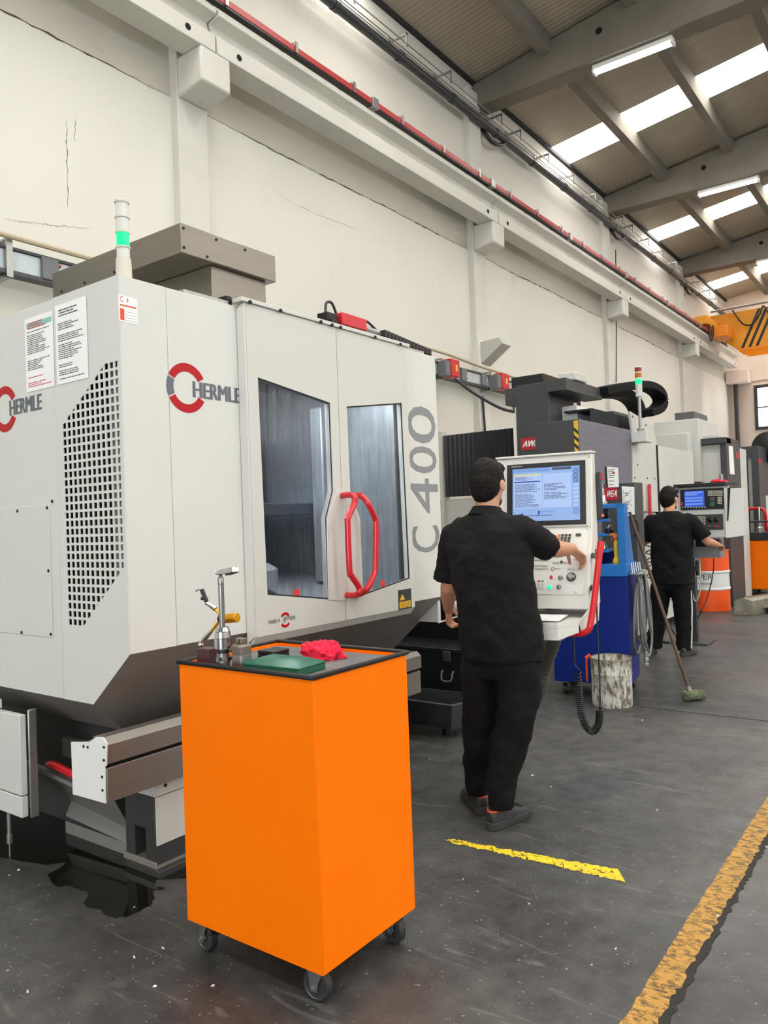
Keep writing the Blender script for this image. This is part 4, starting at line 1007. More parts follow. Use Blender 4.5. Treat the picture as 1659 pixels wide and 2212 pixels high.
def hand(b, wrist, d, nrm, side, curl=(.3, .5, .6, .7), thumb=.5, s=1.):
    """palm plus five fingers; d = pointing direction, nrm = back of the hand, side = direction of the thumb"""
    wrist, d, nrm, side = Vector(wrist), Vector(d).normalized(), Vector(nrm).normalized(), Vector(side).normalized()
    nrm = (nrm - d * nrm.dot(d)).normalized(); side = (side - d * side.dot(d) - nrm * side.dot(nrm)).normalized()
    pal = []
    for t, w, h in ((0, .024, .018), (.03, .034, .017), (.065, .040, .015), (.088, .038, .012)):
        c = wrist + d * t * s
        pal.append([c + side * math.cos(a) * w * s + nrm * math.sin(a) * h * s for a in [k * 2 * math.pi / 16 for k in range(16)]])
    b.loft(pal)
    for i, (off, ln) in enumerate(((.028, .074), (.010, .082), (-.009, .076), (-.027, .060))):
        p = wrist + d * .082 * s + side * off * s; r = (.0092, .0095, .009, .008)[i] * s
        ang = 0; pts = [p]
        for f in (.45, .30, .25):
            ang += curl[i] * (1.1 if f < .45 else .8)
            q = d * math.cos(ang) - nrm * math.sin(ang)
            p = p + q * ln * f * s; pts.append(p)
        b.tube(catmull(pts, 3), [r * (1 - .25 * k / 9) for k in range(10)], 10); b.ball(pts[-1], r * .78, 10)
    p = wrist + d * .022 * s + side * .026 * s; pts = [p]
    q1 = (d * .75 + side * .7 - nrm * thumb * .4).normalized(); q2 = (d * 1.0 + side * .15 - nrm * thumb).normalized()
    pts += [p + q1 * .036 * s, p + q1 * .036 * s + q2 * .030 * s, p + q1 * .036 * s + q2 * .056 * s]
    b.tube(catmull(pts, 3), [.0125 * s - .0004 * k * s for k in range(10)], 10); b.ball(pts[-1], .0088 * s, 10)
def head(b, c, yaw=0., pitch=0.):
    """skull, jaw, nose, ears and neck top, c = skull centre; faces +Y turned by yaw"""
    Rm = Matrix.Rotation(yaw, 3, 'Z') @ Matrix.Rotation(-pitch, 3, 'X')
    P = lambda x, y, z: Vector(c) + Rm @ V(x, y, z)
    b.ball(P(0, -.012, .02), (.077, .094, .098), 24, Rm)
    b.ball(P(0, .035, -.03), (.062, .062, .085), 20, Rm)
    b.ball(P(0, .052, -.088), (.038, .036, .03), 14, Rm)
    b.ball(P(0, .02, -.075), (.058, .055, .04), 16, Rm)
    b.tube([P(0, .088, .012), P(0, .106, -.020), P(0, .098, -.028)], [.009, .014, .012], 10)
    for s in (-1, 1):
        b.ball(P(s * .085, -.010, -.012), (.009, .018, .030), 14, Rm @ Matrix.Rotation(s * -.35, 3, 'Z'))
        b.ball(P(s * .034, .080, .022), (.020, .012, .008), 10, Rm)
    b.tube([P(-.022, .090, -.062), P(0, .097, -.061), P(.022, .090, -.062)], .007, 8)
    return P, Rm
def face_bits(par, P, Rm, beard):
    for s in (-1, 1):
        MB().ball(P(s * .033, .086, .008), (.014, .008, .008), 12, Rm).build('eye', m_eye, par)
        MB().tube(catmull([P(s * .016, .096, .030), P(s * .034, .096, .034), P(s * .054, .080, .028)], 4), .0045, 6).build('eyebrow', m_hair, par)
    b = MB()
    if beard:
        b.ball(P(0, .040, -.078), (.0575, .060, .043), 18, Rm)
        fuse(b.build('beard', m_beard, par), .008, 2)
def hairdo(par, P, Rm, top=1.):
    b = MB()
    b.ball(P(0, -.014, .036), (.0830, .100, .096 * top), 26, Rm)
    b.ball(P(0, -.040, -.020), (.0735, .072, .078), 20, Rm)
    b.ball(P(0, -.032, .005), (.079, .089, .086), 24, Rm)
    b.ball(P(0, -.052, -.060), (.056, .042, .040), 18, Rm)
    b.ball(P(0, .055, .082), (.068, .048, .042), 18, Rm)
    for s in (-1, 1): b.ball(P(s * .066, .024, .02), (.013, .026, .036), 12, Rm)
    o = fuse(b.build('hair', m_hair, par), .006, 3, .008, _tex2)
    return o
def shoe(par, heel, toe, lining=True, s=1.):
    heel, toe = Vector(heel), Vector(toe); d = (toe - heel).normalized(); e = V(d.y, -d.x, 0); ln = (toe - heel).length
    so = []
    for z, g in ((0, .95), (.012, 1.03), (.038, 1.0)):
        so.append([heel + d * t * ln + e * w * g * s + V(0, 0, z) for t, w in ((0, .016), (-.01, 0), (0, -.016), (.06, -.034), (.25, -.036), (.45, -.035), (.68, -.047), (.85, -.043), (.96, -.024), (1.0, 0), (.96, .024), (.85, .043), (.68, .047), (.45, .035), (.25, .036), (.06, .034))])
    MB().loft(so).build('sole', m_sole, par, .003)
    up = []
    secs = [(.02, .026, .085), (.08, .034, .098), (.2, .038, .102), (.34, .039, .100), (.46, .040, .092), (.58, .043, .080), (.72, .045, .066), (.86, .038, .056), (.96, .020, .044)]
    for t, w, h in secs:
        c = heel + d * t * ln
        up.append([c + e * (w * s * math.cos(a) * (1 if math.sin(a) < 0 else .92)) + V(0, 0, .028 + (h - .028) * max(0, math.sin(a)) ** .7) for a in [k * 2 * math.pi / 20 for k in range(20)]])
    u = fuse(MB().loft(up).build('shoe_upper', m_shoe, par), .006, 3)
    if lining:
        c = heel + d * ln * .24
        MB().tube([c + d * .058 * math.cos(a) * s + e * .036 * math.sin(a) * s + V(0, 0, .096 + .012 * math.cos(a)) for a in [k * math.pi / 10 for k in range(20)]], .0055, 8, True).build('shoe_lining', m_lining, u)
    c = heel + d * ln * .56
    for k in range(3): MB().tube([c + d * k * .022 + e * w + V(0, 0, .088 - k * .008 - abs(w) * .25) for w in (-.028, -.014, 0, .014, .028)], .003, 6).build('lace', m_sole, u)

# ---------------------------------------------------------------- operator at the console
p1 = thing('person', (-1.85, 3.35, 0), 'man in black polo shirt and black trousers pressing the console, seen from behind', 'person')
b = MB()
HC = (-1.872, 3.40, 1.628)
P, Rm = head(b, HC, .10, .10)
limb(b, [(-1.868, 3.375, 1.40), (-1.868, 3.378, 1.50), (-1.870, 3.395, 1.58)], [.075, .060, .058])
b.loft([oval((-1.80, 3.33, .86), .155, .10), oval((-1.81, 3.33, 1.05), .15, .10), oval((-1.84, 3.35, 1.25), .17, .105), oval((-1.86, 3.36, 1.38), .17, .095), oval((-1.865, 3.37, 1.45), .08, .07)])
SR, SL = V(-1.685, 3.365, 1.395), V(-2.035, 3.355, 1.39)
ER, WR = V(-1.600, 3.53, 1.300), V(-1.580, 3.725, 1.290)
EL, WL = V(-2.105, 3.375, 1.115), V(-2.205, 3.525, .985)
limb(b, [SR, SR.lerp(ER, .5), ER], [.055, .050, .042]); limb(b, [ER, ER.lerp(WR, .35), WR], [.043, .043, .027])
limb(b, [SL, SL.lerp(EL, .5), EL], [.055, .048, .041]); limb(b, [EL, EL.lerp(WL, .35), WL], [.042, .042, .026])
hand(b, WR, (.12, .75, -.45), (.1, .55, .85), (-.9, .1, .2), curl=(.15, .55, .65, .7), thumb=.7, s=.95)
hand(b, WL, (-.25, .45, -.85), (-.9, -.3, .2), (.2, .8, .35), curl=(.55, .75, .85, .9), thumb=.8, s=.95)
body = fuse(b.build('body', m_skin, p1), .0048, 3)
face_bits(p1, P, Rm, True)
hairdo(p1, P, Rm)
# shirt
b = MB()
b.loft([oval((-1.793, 3.335, .785), .205, .140, p=2.3), oval((-1.795, 3.335, .90), .207, .145, p=2.3), oval((-1.805, 3.33, 1.03), .203, .138, p=2.3), oval((-1.83, 3.335, 1.18), .210, .137, p=2.4), oval((-1.85, 3.345, 1.31), .217, .138, p=2.5), oval((-1.86, 3.355, 1.395), .213, .118, p=2.5), oval((-1.864, 3.362, 1.445), .165, .095, p=2.3), oval((-1.867, 3.370, 1.485), .095, .080), oval((-1.868, 3.374, 1.505), .066, .066)])
SRE = SR.lerp(ER, .93)
b.tube(catmull([(-1.72, 3.365, 1.375), SR, SR.lerp(ER, .5), SRE], 4), [.085, .083, .082, .080, .078, .076, .075, .074, .074, .073, .073, .073, .073], 18)
SLE = V(-2.112, 3.372, 1.150)
b.tube(catmull([(-2.01, 3.36, 1.37), SL, SL.lerp(SLE, .5), SLE], 4), [.085, .083, .082, .080, .078, .076, .075, .074, .073, .072, .072, .072, .072], 18)
fuse(b.build('polo_shirt', m_shirt, p1), .009, 5, .030)
b = MB()
rg = []
for z, g in ((1.470, .098), (1.490, .082), (1.514, .070), (1.514, .063), (1.48, .066)):
    rg.append([V(-1.869 + g * math.cos(a), 3.378 + g * .98 * math.sin(a), z + .010 * -math.sin(a) * (1 if z > 1.49 else 1.6)) for a in [k * 2 * math.pi / 28 for k in range(28)]])
b.loft(rg, False).build('shirt_collar', m_shirt, p1, sharp=70)
# trousers
b = MB()
b.loft([oval((-1.795, 3.335, .95), .18, .125), oval((-1.795, 3.335, .86), .195, .135), oval((-1.80, 3.335, .78), .195, .13), oval((-1.80, 3.335, .70), .17, .11)])
def leg(pts): b.loft([oval(c, rx, ry, 22) for c, rx, ry in pts])
leg([((-1.708, 3.335, .86), .100, .125), ((-1.705, 3.335, .70), .105, .115), ((-1.715, 3.33, .55), .098, .103), ((-1.735, 3.32, .42), .086, .094), ((-1.770, 3.30, .30), .076, .088), ((-1.790, 3.285, .18), .066, .078), ((-1.795, 3.280, .125), .060, .070), ((-1.797, 3.278, .085), .056, .066)])
leg([((-1.885, 3.34, .86), .105, .125), ((-1.905, 3.345, .70), .105, .115), ((-1.925, 3.35, .55), .096, .105), ((-1.945, 3.36, .42), .082, .095), ((-1.965, 3.375, .28), .076, .088), ((-1.980, 3.39, .17), .066, .078), ((-1.985, 3.395, .12), .060, .070), ((-1.985, 3.398, .085), .056, .064)])
fuse(b.build('trousers', m_trous, p1), .009, 4, .030)
shoe(p1, (-1.822, 3.195, 0), (-1.757, 3.495, 0), s=1.05)
shoe(p1, (-1.935, 3.350, 0), (-2.155, 3.560, 0), s=1.05)
# pen in the left hand
q = WL + V(-.035, .055, -.065)
tag(MB().tube([q + V(-.035, -.05, -.012), q + V(.05, .05, .02)], [.0045, .0045], 10).build('pen', m_white, None), 'white pen held in the left hand of the operator', 'pen')

# ---------------------------------------------------------------- second worker
p2 = thing('person', (-2.40, 8.12, 0), 'man in black T-shirt with white-striped trousers at the far control panel', 'person')
b = MB()
P, Rm = head(b, (-2.390, 8.16, 1.592), -.25, .10)
limb(b, [(-2.385, 8.12, 1.38), (-2.385, 8.13, 1.47), (-2.388, 8.15, 1.54)], [.075, .058, .056])
b.loft([oval((-2.38, 8.12, .84), .155, .10), oval((-2.38, 8.12, 1.05), .15, .10), oval((-2.38, 8.13, 1.25), .17, .105), oval((-2.38, 8.13, 1.36), .17, .095), oval((-2.385, 8.13, 1.43), .08, .07)])
SR, SL = V(-2.185, 8.14, 1.36), V(-2.575, 8.14, 1.36)
ER, WR = V(-2.045, 8.21, 1.145), V(-2.00, 8.45, 1.10)
EL, WL = V(-2.685, 8.20, 1.145), V(-2.825, 8.38, 1.235)
for S_, E_, W_ in ((SR, ER, WR), (SL, EL, WL)):
    limb(b, [S_, S_.lerp(E_, .5), E_], [.056, .050, .042]); limb(b, [E_, E_.lerp(W_, .35), W_], [.043, .043, .027])
hand(b, WR, (.0, 1, -.15), (.1, .15, 1), (-1, 0, 0), curl=(.3, .4, .45, .5))
hand(b, WL, (-.25, .6, .55), (-.6, -.3, .5), (.9, .1, .3), curl=(.8, .85, .9, .9), thumb=.9)
fuse(b.build('body', m_skin, p2), .0052, 3)
face_bits(p2, P, Rm, True)
hairdo(p2, P, Rm, 1.05)
b = MB()
b.loft([oval((-2.378, 8.12, .725), .205, .135, p=2.3), oval((-2.378, 8.12, .86), .205, .138, p=2.3), oval((-2.378, 8.12, 1.03), .203, .132, p=2.3), oval((-2.378, 8.125, 1.18), .208, .135, p=2.4), oval((-2.379, 8.13, 1.29), .215, .132, p=2.5), oval((-2.380, 8.13, 1.365), .215, .112, p=2.5), oval((-2.382, 8.13, 1.42), .165, .09, p=2.3), oval((-2.384, 8.132, 1.455), .10, .078), oval((-2.385, 8.134, 1.47), .068, .066)])
for S_, E_, dx in ((SR, ER, .03), (SL, EL, -.03)):
    e_ = S_.lerp(E_, .80)
    b.tube(catmull([S_ - V(dx * 2, 0, .02), S_, S_.lerp(E_, .45), e_], 4), [.083, .082, .081, .080, .078, .077, .076, .076, .076, .076, .076, .077, .078], 18)
fuse(b.build('t_shirt', m_shirt, p2), .010, 5, .028)
b = MB()
b.loft([oval((-2.385, 8.12, .90), .175, .12), oval((-2.385, 8.12, .82), .19, .13), oval((-2.39, 8.12, .74), .195, .128), oval((-2.39, 8.12, .66), .17, .105)])
leg([((-2.30, 8.12, .80), .100, .12), ((-2.295, 8.125, .65), .105, .112), ((-2.288, 8.13, .50), .095, .10), ((-2.285, 8.13, .38), .086, .092), ((-2.285, 8.125, .24), .080, .088), ((-2.29, 8.12, .13), .076, .086), ((-2.292, 8.12, .06), .076, .086)])
leg([((-2.475, 8.12, .80), .10, .12), ((-2.50, 8.125, .65), .105, .112), ((-2.525, 8.13, .50), .095, .10), ((-2.545, 8.13, .38), .086, .092), ((-2.565, 8.125, .24), .080, .088), ((-2.58, 8.12, .13), .076, .086), ((-2.585, 8.12, .06), .076, .086)])
fuse(b.build('trousers', m_trous, p2), .010, 4, .025)
MB().tube(catmull([(-2.196, 8.10, .66), (-2.192, 8.10, .5), (-2.198, 8.10, .38), (-2.204, 8.10, .24), (-2.214, 8.10, .08)], 5), .0075, 6).build('trouser_stripe', m_white, p2)
shoe(p2, (-2.285, 8.02, 0), (-2.235, 8.30, 0), False)
shoe(p2, (-2.59, 8.02, 0), (-2.66, 8.29, 0), False)
# ================================================================ OPERATOR CONSOLE
CO = V(-1.547, 3.95, 0); CR = V(.988, .153, 0).normalized(); CN = V(.153, -.988, 0).normalized()
def con(u, d, z): return CO + CR * u + CN * d + V(0, 0, z)
cz = (1.785, 1.388, 1.045, .985)           # top, fold, lower edge of panel, bottom
cd = (0., .045, .20, .215)
CW = .525
m_cons = M('console_cream_paint', '#d9d6cf', .45, var=.02)
m_key = M('grey_key', '#c9c8c4', .5)
con1 = thing('control_console', con(-CW / 2, 0, 0), 'cream machine control console with bright blue-white screen and red grab bar', 'console')
prof = [(cd[0], cz[0]), (cd[1], cz[1]), (cd[2], cz[2]), (cd[3], cz[3]), (-.07, cz[3]), (-.07, cz[0])]
b = MB().prism([con(0, d, z) for d, z in prof], CR * -CW)
b.build('housing', m_cons, con1, .006)
MB().prism([con(.004, -.075, cz[0]), con(.004, cd[0] + .012, cz[0]), con(.004, cd[0] + .012, cz[0] + .012), con(.004, -.075, cz[0] + .012)], CR * (-CW - .008)).build('top_cover', m_cons, con1, .003)
n1 = (con(0, cd[1], cz[1]) - con(0, cd[0], cz[0])).cross(CR).normalized()
if n1.dot(CN) < 0: n1 = -n1
n2 = (con(0, cd[2], cz[2]) - con(0, cd[1], cz[1])).cross(CR).normalized()
if n2.dot(CN) < 0: n2 = -n2
PA, PB = con(0, cd[0], cz[0]), con(0, cd[1], cz[1])
def s1(px, py, off=0.): return apl(px, py, PA, n1) + n1 * off
def s2(px, py, off=0.): return apl(px, py, PB, n2) + n2 * off
Z5 = lambda x, y: (1080 + x / 6.146, 960 + y / 6.146)
up1 = (con(0, cd[0], cz[0]) - con(0, cd[1], cz[1])).normalized()
up2 = (con(0, cd[1], cz[1]) - con(0, cd[2], cz[2])).normalized()
def rect1(pa, pb, off):           # rectangle on the screen face from top-right and a left pixel / bottom pixel
    a, c = s1(*pa), s1(*pb); w = (a - c).dot(CR); h = (a - c).dot(up1)
    o = a - CR * w - up1 * h + n1 * off
    return o, CR * w, up1 * h
o, u, v = rect1(Z5(1190, 145), Z5(30, 1120), .001)
MB().prism([o, o + u, o + u + v, o + v], n1 * .004).build('screen_panel', m_cons, con1, .002)
o, u, v = rect1(Z5(1138, 208), Z5(100, 1092), .0055)
bez = MB().prism([o, o + u, o + u + v, o + v], n1 * .004).build('screen_bezel', m_black, con1, .002)
text('bezel_lettering', 'HEIDENHAIN', o + u * .06 + v * .955 + n1 * .0045, u * .14, v * .018, m_white, bez)
m_lcd = M('lit_screen', '#9dbef5', .25, emit=.8)
o, u, v = rect1(Z5(1062, 280), Z5(178, 1030), .0098)
lcd = MB().prism([o, o + u, o + u + v, o + v], n1 * .001).build('display', m_lcd, bez)
def scr(name, x0, x1, y0, y1, mat, off=.0014, par=None):
    q = o + n1 * off
    return MB().add([q + u * x0 + v * y0, q + u * x1 + v * y0, q + u * x1 + v * y1, q + u * x0 + v * y1], [(0, 1, 2, 3)]).build(name, mat, par or lcd)
m_s1 = M('screen_pale', '#b3cdfa', .3, emit=.85); m_s2 = M('screen_navy', '#2a3aa8', .3, emit=.7); m_s3 = M('screen_yellow', '#e8e39a', .3, emit=.8)
m_s4 = M('screen_mid_blue', '#7ea7e6', .3, emit=.8); m_s5 = M('screen_ink', '#5b6c92', .3, emit=.5); m_s6 = M('screen_green', '#56c17e', .3, emit=.7)
scr('window_area', .02, .45, .24, .88, m_s1); scr('window_area', .46, .88, .24, .88, m_s1)
scr('title_bar', .0, .58, .93, .99, m_s4, .0016); scr('title_bar', .60, .88, .94, .99, m_s5, .0016)
scr('header_row', .02, .43, .86, .89, m_s3, .0018); scr('marker_row', .02, .42, .735, .755, m_s2, .0018)
scr('side_column', .90, .99, .10, .98, m_s4, .0016)
for k in range(3):
    c = o + u * .945 + v * (.90 - k * .085) + n1 * .002; ring(MB(), c, CR, up1, .009, .012, 0, 360, 16).build('icon', m_s5, lcd)
for k in range(6): scr('soft_key', .905, .985, .62 - k * .075, .68 - k * .075, m_s1, .002)
for x, y in ((.13, .12), (.13, .085), (.13, .05), (.385, .155), (.385, .12)): scr('tool_mark', x, x + .025, y, y + .032, m_s2, .002)
scr('progress_bar', .41, .63, .158, .185, m_s4, .002); scr('status_dot', .01, .03, .155, .18, m_s6, .002)
print_lines('program_text', o + u * .04 + v * .26, u * .38, v * .45, 22, m_s5, lcd, n1 * .0022, 3, .95)
print_lines('program_text', o + u * .04 + v * .77, u * .30, v * .08, 4, m_s5, lcd, n1 * .0022, 4, .95)
print_lines('status_text', o + u * .48 + v * .40, u * .38, v * .46, 17, m_s5, lcd, n1 * .0022, 5, .6)
print_lines('status_text', o + u * .16 + v * .02, u * .70, v * .16, 5, m_s5, lcd, n1 * .0022, 6, .6)
# keyboard panel
def rect2(pr, pl, off):
    a, c = s2(*pr), s2(*pl); w = (a - c).dot(CR); h = (a - c).dot(up2)
    q = a - CR * w - up2 * h + n2 * off
    return q, CR * w, up2 * h
q, u2, v2 = rect2(Z5(1168, 1122), Z5(-100, 1985), .001)
kp = MB().prism([q, q + u2, q + u2 + v2, q + v2], n2 * .003).build('key_panel', m_cons, con1, .002)
def key(px, py, w, h, mat, name='key', t=.006):
    c = s2(*Z5(px, py), .004)
    MB().obox(c + n2 * t / 2, CR * w * 1.05, up2 * h * 1.05, n2 * t / 2).build(name, mat, kp, .0012)
m_orange = M('orange_key', '#e8813a', .5); m_dk = M('dark_key', '#3a3a3a', .5); m_redk = M('red_key', '#cf2c35', .45); m_grnk = M('green_key', '#2f8a5c', .45)
for r in range(3):
    for c in range(4): key(787 + c * 48 - r * 7, 1212 + r * 38, .0065 * 1.0, .0055, m_orange if c == 0 else m_dk)
key(1045, 1206, .013, .007, m_dk)
for r, y in enumerate((1495, 1530, 1608, 1645)):
    for c in range(5): key(450 + c * 46 - r * 4, y, .0065, .0055, m_key)
for c in range(4): key(725 + c * 48, 1566, .0065, .0055, m_dk if c == 2 else m_key)
for c in range(3): key(918 + c * 50, 1658, .0075, .005, m_key)
lc = s2(*Z5(703, 1660), .0046)
ring(MB(), lc, CR, up2, .0065, .0098, 30, 330, 14).build('panel_logo', m_dk, kp)
text('panel_logo_text', 'HERMLE', lc + CR * .006 - up2 * .003, CR * .034, up2 * .008, m_dk, kp)
def button(px, py, r, mat, ringmat=None, t=.006):
    c = s2(*Z5(px, py), .004); r *= 2.
    MB().lathe([(r * 1.3, 0), (r * 1.3, .002)], c, n2, 20).build('button_ring', ringmat or m_white, kp)
    MB().lathe([(r, .002), (r, t), (r * .8, t + .001)], c, n2, 20).build('push_button', mat, kp)
m_glow = M('lit_green_button', '#19e08a', .3, emit=1.1)
button(685, 1768, .0045, m_redk); button(660, 1900, .0055, m_glow); button(998, 1502, .005, m_white, m_cons)
for px, py in ((808, 1775), (788, 1900)):
    c = s2(*Z5(px, py), .004)
    MB().lathe([(.013, 0), (.013, .002), (.0095, .003), (.0085, .020), (.007, .021)], c, n2, 18).build('rotary_knob', m_satin, kp)
c = s2(*Z5(950, 1765), .004)
MB().lathe([(.0245, 0), (.0245, .004), (.0195, .006)], c, n2, 26).build('jog_ring', m_dk, kp)
MB().lathe([(.018, .004), (.018, .012), (.012, .018)], c, n2, 24).build('jog_dial', m_satin, kp)
pc = s2(*Z5(540, 1860), .004)
MB().obox(pc, CR * .028, up2 * .026, n2 * .001).build('key_field', m_white, kp)
for r in range(3):
    for k in range(3): key(475 + k * 48 - r * 4, 1818 + r * 38, .0052, .0042, (m_key, m_redk, m_grnk)[k] if r == 0 else m_key)
for px, py in ((1185, 165), (1155, 1080), (1158, 1132), (1008, 1968)):
    f_ = s1 if py < 1110 else s2; nn = n1 if py < 1110 else n2
    MB().lathe([(.0035, 0), (.0035, .002), (.002, .003)], f_(*Z5(px, py), .005), nn, 10).build('screw', m_satin, con1)
# shelf below, with papers, cheeks and neck
zs = .955
MB().prism([con(-.005, -.06, zs), con(-.005, .40, zs - .02), con(-.09, .47, zs - .03), con(-CW + .02, .47, zs - .03), con(-CW, -.06, zs)], (0, 0, -.006)).build('shelf', m_cons, con1, .002)
MB().prism([con(-.005, -.06, zs + .045), con(-.005, .20, zs + .03), con(-.005, .40, zs - .01), con(-.005, .34, zs - .085), con(-.005, -.02, zs - .055)], CR * .004).build('shelf_cheek', m_cons, con1, .001)
MB().prism([con(-.005, .40, zs + .005), con(-.09, .47, zs - .005), con(-.09, .47, zs - .09), con(-.005, .40, zs - .06)], CN * -.004).build('shelf_lip', m_cons, con1, .001)
MB().prism([con(-.09, .47, zs - .005), con(-CW + .02, .47, zs - .005), con(-CW + .02, .47, zs - .09), con(-.09, .47, zs - .09)], CN * -.004).build('shelf_lip', m_cons, con1, .001)
MB().prism([con(-.12, .10, zs - .03), con(-.40, .10, zs - .03), con(-.40, .30, zs - .03), con(-.12, .30, zs - .03)], (0, 0, -.09)).build('shelf_box', m_cons, con1, .004)
# red grab bar with black brackets
A = ay(1298, 1170, 3.70); B = ay(1276, 1362, 3.60)
pts = [A, A.lerp(B, .3), A.lerp(B, .7), B + V(0, 0, .035), B + V(-.006, -.004, .008), B + V(-.030, -.006, -.012), B + V(-.065, -.006, -.018), B + V(-.22, -.02, -.022), B + V(-.36, -.03, -.022)]
MB().tube(catmull(pts, 6), .0155, 14).build('grab_bar', m_redt, con1)
A2 = A + (A - B).normalized() * .002
MB().cyl(A, A.lerp(B, .13), .0175, n=14).build('bar_sleeve', m_redt, con1)
for t_, d_ in ((.18, .15), (.56, .22)):
    g = A.lerp(B, t_); h = con(.0, (g - CO).dot(CN) * .55, g.z)
    MB().obox((g + con(.002, .06 + t_ * .08, g.z)) / 2, (g - con(.002, .06 + t_ * .08, g.z)) / 2, V(0, 0, .013), CR.cross((g - con(.002, .06 + t_ * .08, g.z)).normalized()).cross((g - con(.002, .06 + t_ * .08, g.z)).normalized()).normalized() * .008).build('bar_bracket', m_black, con1, .002)
# swing arm to the machine
MB().tube([con(-CW + .10, -.03, cz[3] + .2), con(-CW - .0, .0, cz[3] + .2)], .04, 14).build('neck_joint', m_grey, con1)
MB().cyl(con(-.25, -.05, .955), con(-.25, -.05, .86), .05).build('arm_socket', m_grey, con1)
MB().tube([con(-.25, -.05, .89), con(-.45, -.15, .89), V(-2.70, 4.40, .89)], .035, 12).build('swing_arm', m_cons, con1)
# paper on the shelf
pq = [con(-.10, .22, zs + .001), con(-.36, .22, zs + .001), con(-.36, .40, zs - .008), con(-.10, .40, zs - .008)]
tag(MB().prism(pq, (0, 0, .0012)).build('paper_sheet', m_paper, None), 'loose white paper lying on the console shelf', 'paper')
# handheld pendant hooked on the side
pd = thing('handheld_pendant', con(.05, .0, 1.5), 'dark grey handheld pendant with orange buttons on the console side', 'pendant')
pa = [ay(*Z5(*k), 4.02) for k in ((1262, 370), (1335, 352), (1352, 960), (1320, 1005), (1240, 1005), (1232, 960))]
MB().prism(pa, V(-.01, .05, 0)).build('pendant_body', M('anthracite_plastic', '#3a3b3e', .45), pd, .008)
for k in range(4):
    c = ay(*Z5(1352 + k * 3, 400 + k * 55), 4.0); MB().obox(c, V(.0075, 0, .001), V(0, .008, 0), V(0, 0, .0045)).build('pendant_key', m_redk if k < 2 else m_satin, pd, .001)
c = ay(*Z5(1355, 945), 4.0); MB().lathe([(.0085, 0), (.0085, .010), (.006, .012)], c + V(0, .01, 0), V(.35, -.9, 0), 16).build('pendant_stop', M('orange_red_button', '#d8593b', .4), pd)
c = ay(*Z5(1275, 1060), 4.02); MB().cyl(c + V(0, 0, .012), c - V(0, 0, .02), .006).cyl(c - V(0, 0, .02), c - V(0, 0, .05), .008).build('pendant_plug', m_dk, pd)
# spiral cord from under the shelf and back up to the pendant
cc = con1
yk = 3.86
z4 = lambda x, y: (1140 + x / 3.95, 1080 + y / 3.95)
straight = [ay(*z4(*k), yk) for k in ((395, 1040), (398, 1230), (400, 1380), (410, 1420), (445, 1450))]
straight[0].z = zs - .018
MB().tube(catmull(straight, 6), .0045, 8).build('cord_lead', m_black, cc)
ctr = catmull([ay(*z4(*k), yk) for k in ((425, 1465), (430, 1560), (438, 1660), (448, 1760), (465, 1850), (500, 1935), (555, 1975), (600, 1925), (612, 1850), (610, 1790))], 40)
# even arc-length helix
L_ = [0]
for a_, c_ in zip(ctr, ctr[1:]): L_.append(L_[-1] + (c_ - a_).length)
hel = []; turns = 44; steps = turns * 9; j = 0
for i in range(steps + 1):
    f = i / steps; s_ = L_[-1] * (f ** .8)
    while j < len(L_) - 2 and L_[j + 1] < s_: j += 1
    t_ = (ctr[j + 1] - ctr[j]).normalized(); p_ = ctr[j].lerp(ctr[j + 1], (s_ - L_[j]) / max(1e-6, L_[j + 1] - L_[j]))
    e1 = V(0, 1, 0); e2 = t_.cross(e1).normalized(); a_ = f * turns * 2 * math.pi
    hel.append(p_ + (e1 * math.cos(a_) + e2 * math.sin(a_)) * .0165)
MB().tube(hel, .0042, 6).build('cord_coil', m_black, cc)
up_ = [ay(*z4(*k), yk) for k in ((610, 1790), (618, 1700), (605, 1300), (592, 1000), (585, 760), (590, 600), (580, 420))]
MB().tube(catmull(up_, 6), .0045, 8).build('cord_return', m_black, cc)
# corrugated grey hose behind the operator's leg
hp_ = catmull([con(-.25, -.05, .87), con(-.25, -.06, .80), ay(1178, 1440, 4.08), ay(1168, 1485, 4.10), ay(1146, 1530, 4.14), ay(1110, 1580, 4.2), az(1070, 1618, .04), az(1010, 1640, .04)], 10)
MBh = MB().tube(hp_, [.036 if i % 2 else .040 for i in range(len(hp_))], 14)
tag(MBh.build('corrugated_hose', M('grey_ribbed_hose', '#55564f', .55), None), 'grey corrugated hose hanging behind the operator', 'hose')
# grey folding lid and black tool box, oil pan left of the operator
tb = thing('black_tool_box', (-3.2, 5.0, .1), 'black steel tool box with handle between machine and operator', 'tool box')
m_bk2 = M('satin_black_steel', '#1d1f22', .35)
MB().box(-3.75, -2.82, 4.78, 5.2, .185, .50).build('box_body', m_bk2, tb, .006)
MB().box(-3.76, -2.81, 4.77, 5.21, .502, .53).build('box_lid', m_bk2, tb, .004)
MB().prism([(-3.76, 5.16, .53), (-2.81, 5.16, .53), (-2.81, 5.05, .88), (-3.76, 5.05, .88)], (0, .012, 0)).build('open_lid', m_bk2, tb, .003)
hh = ay(968, 1455, 4.77)
MB().tube(catmull([hh + V(-.045, 0, .02), hh + V(-.045, -.015, .005), hh + V(-.035, -.03, -.045), hh + V(.035, -.03, -.045), hh + V(.045, -.015, .005), hh + V(.045, 0, .02)], 5), .007, 8).build('box_handle', m_grey, tb)
MB().box(hh.x - .03, hh.x + .03, 4.75, 4.769, hh.z + .09, hh.z + .16).build('box_latch', m_dk, tb, .003)
MB().box(-3.7, -3.6, 4.85, 5.1, 0, .185).box(-2.95, -2.85, 4.85, 5.1, 0, .185).build('box_foot', m_bk2, tb)
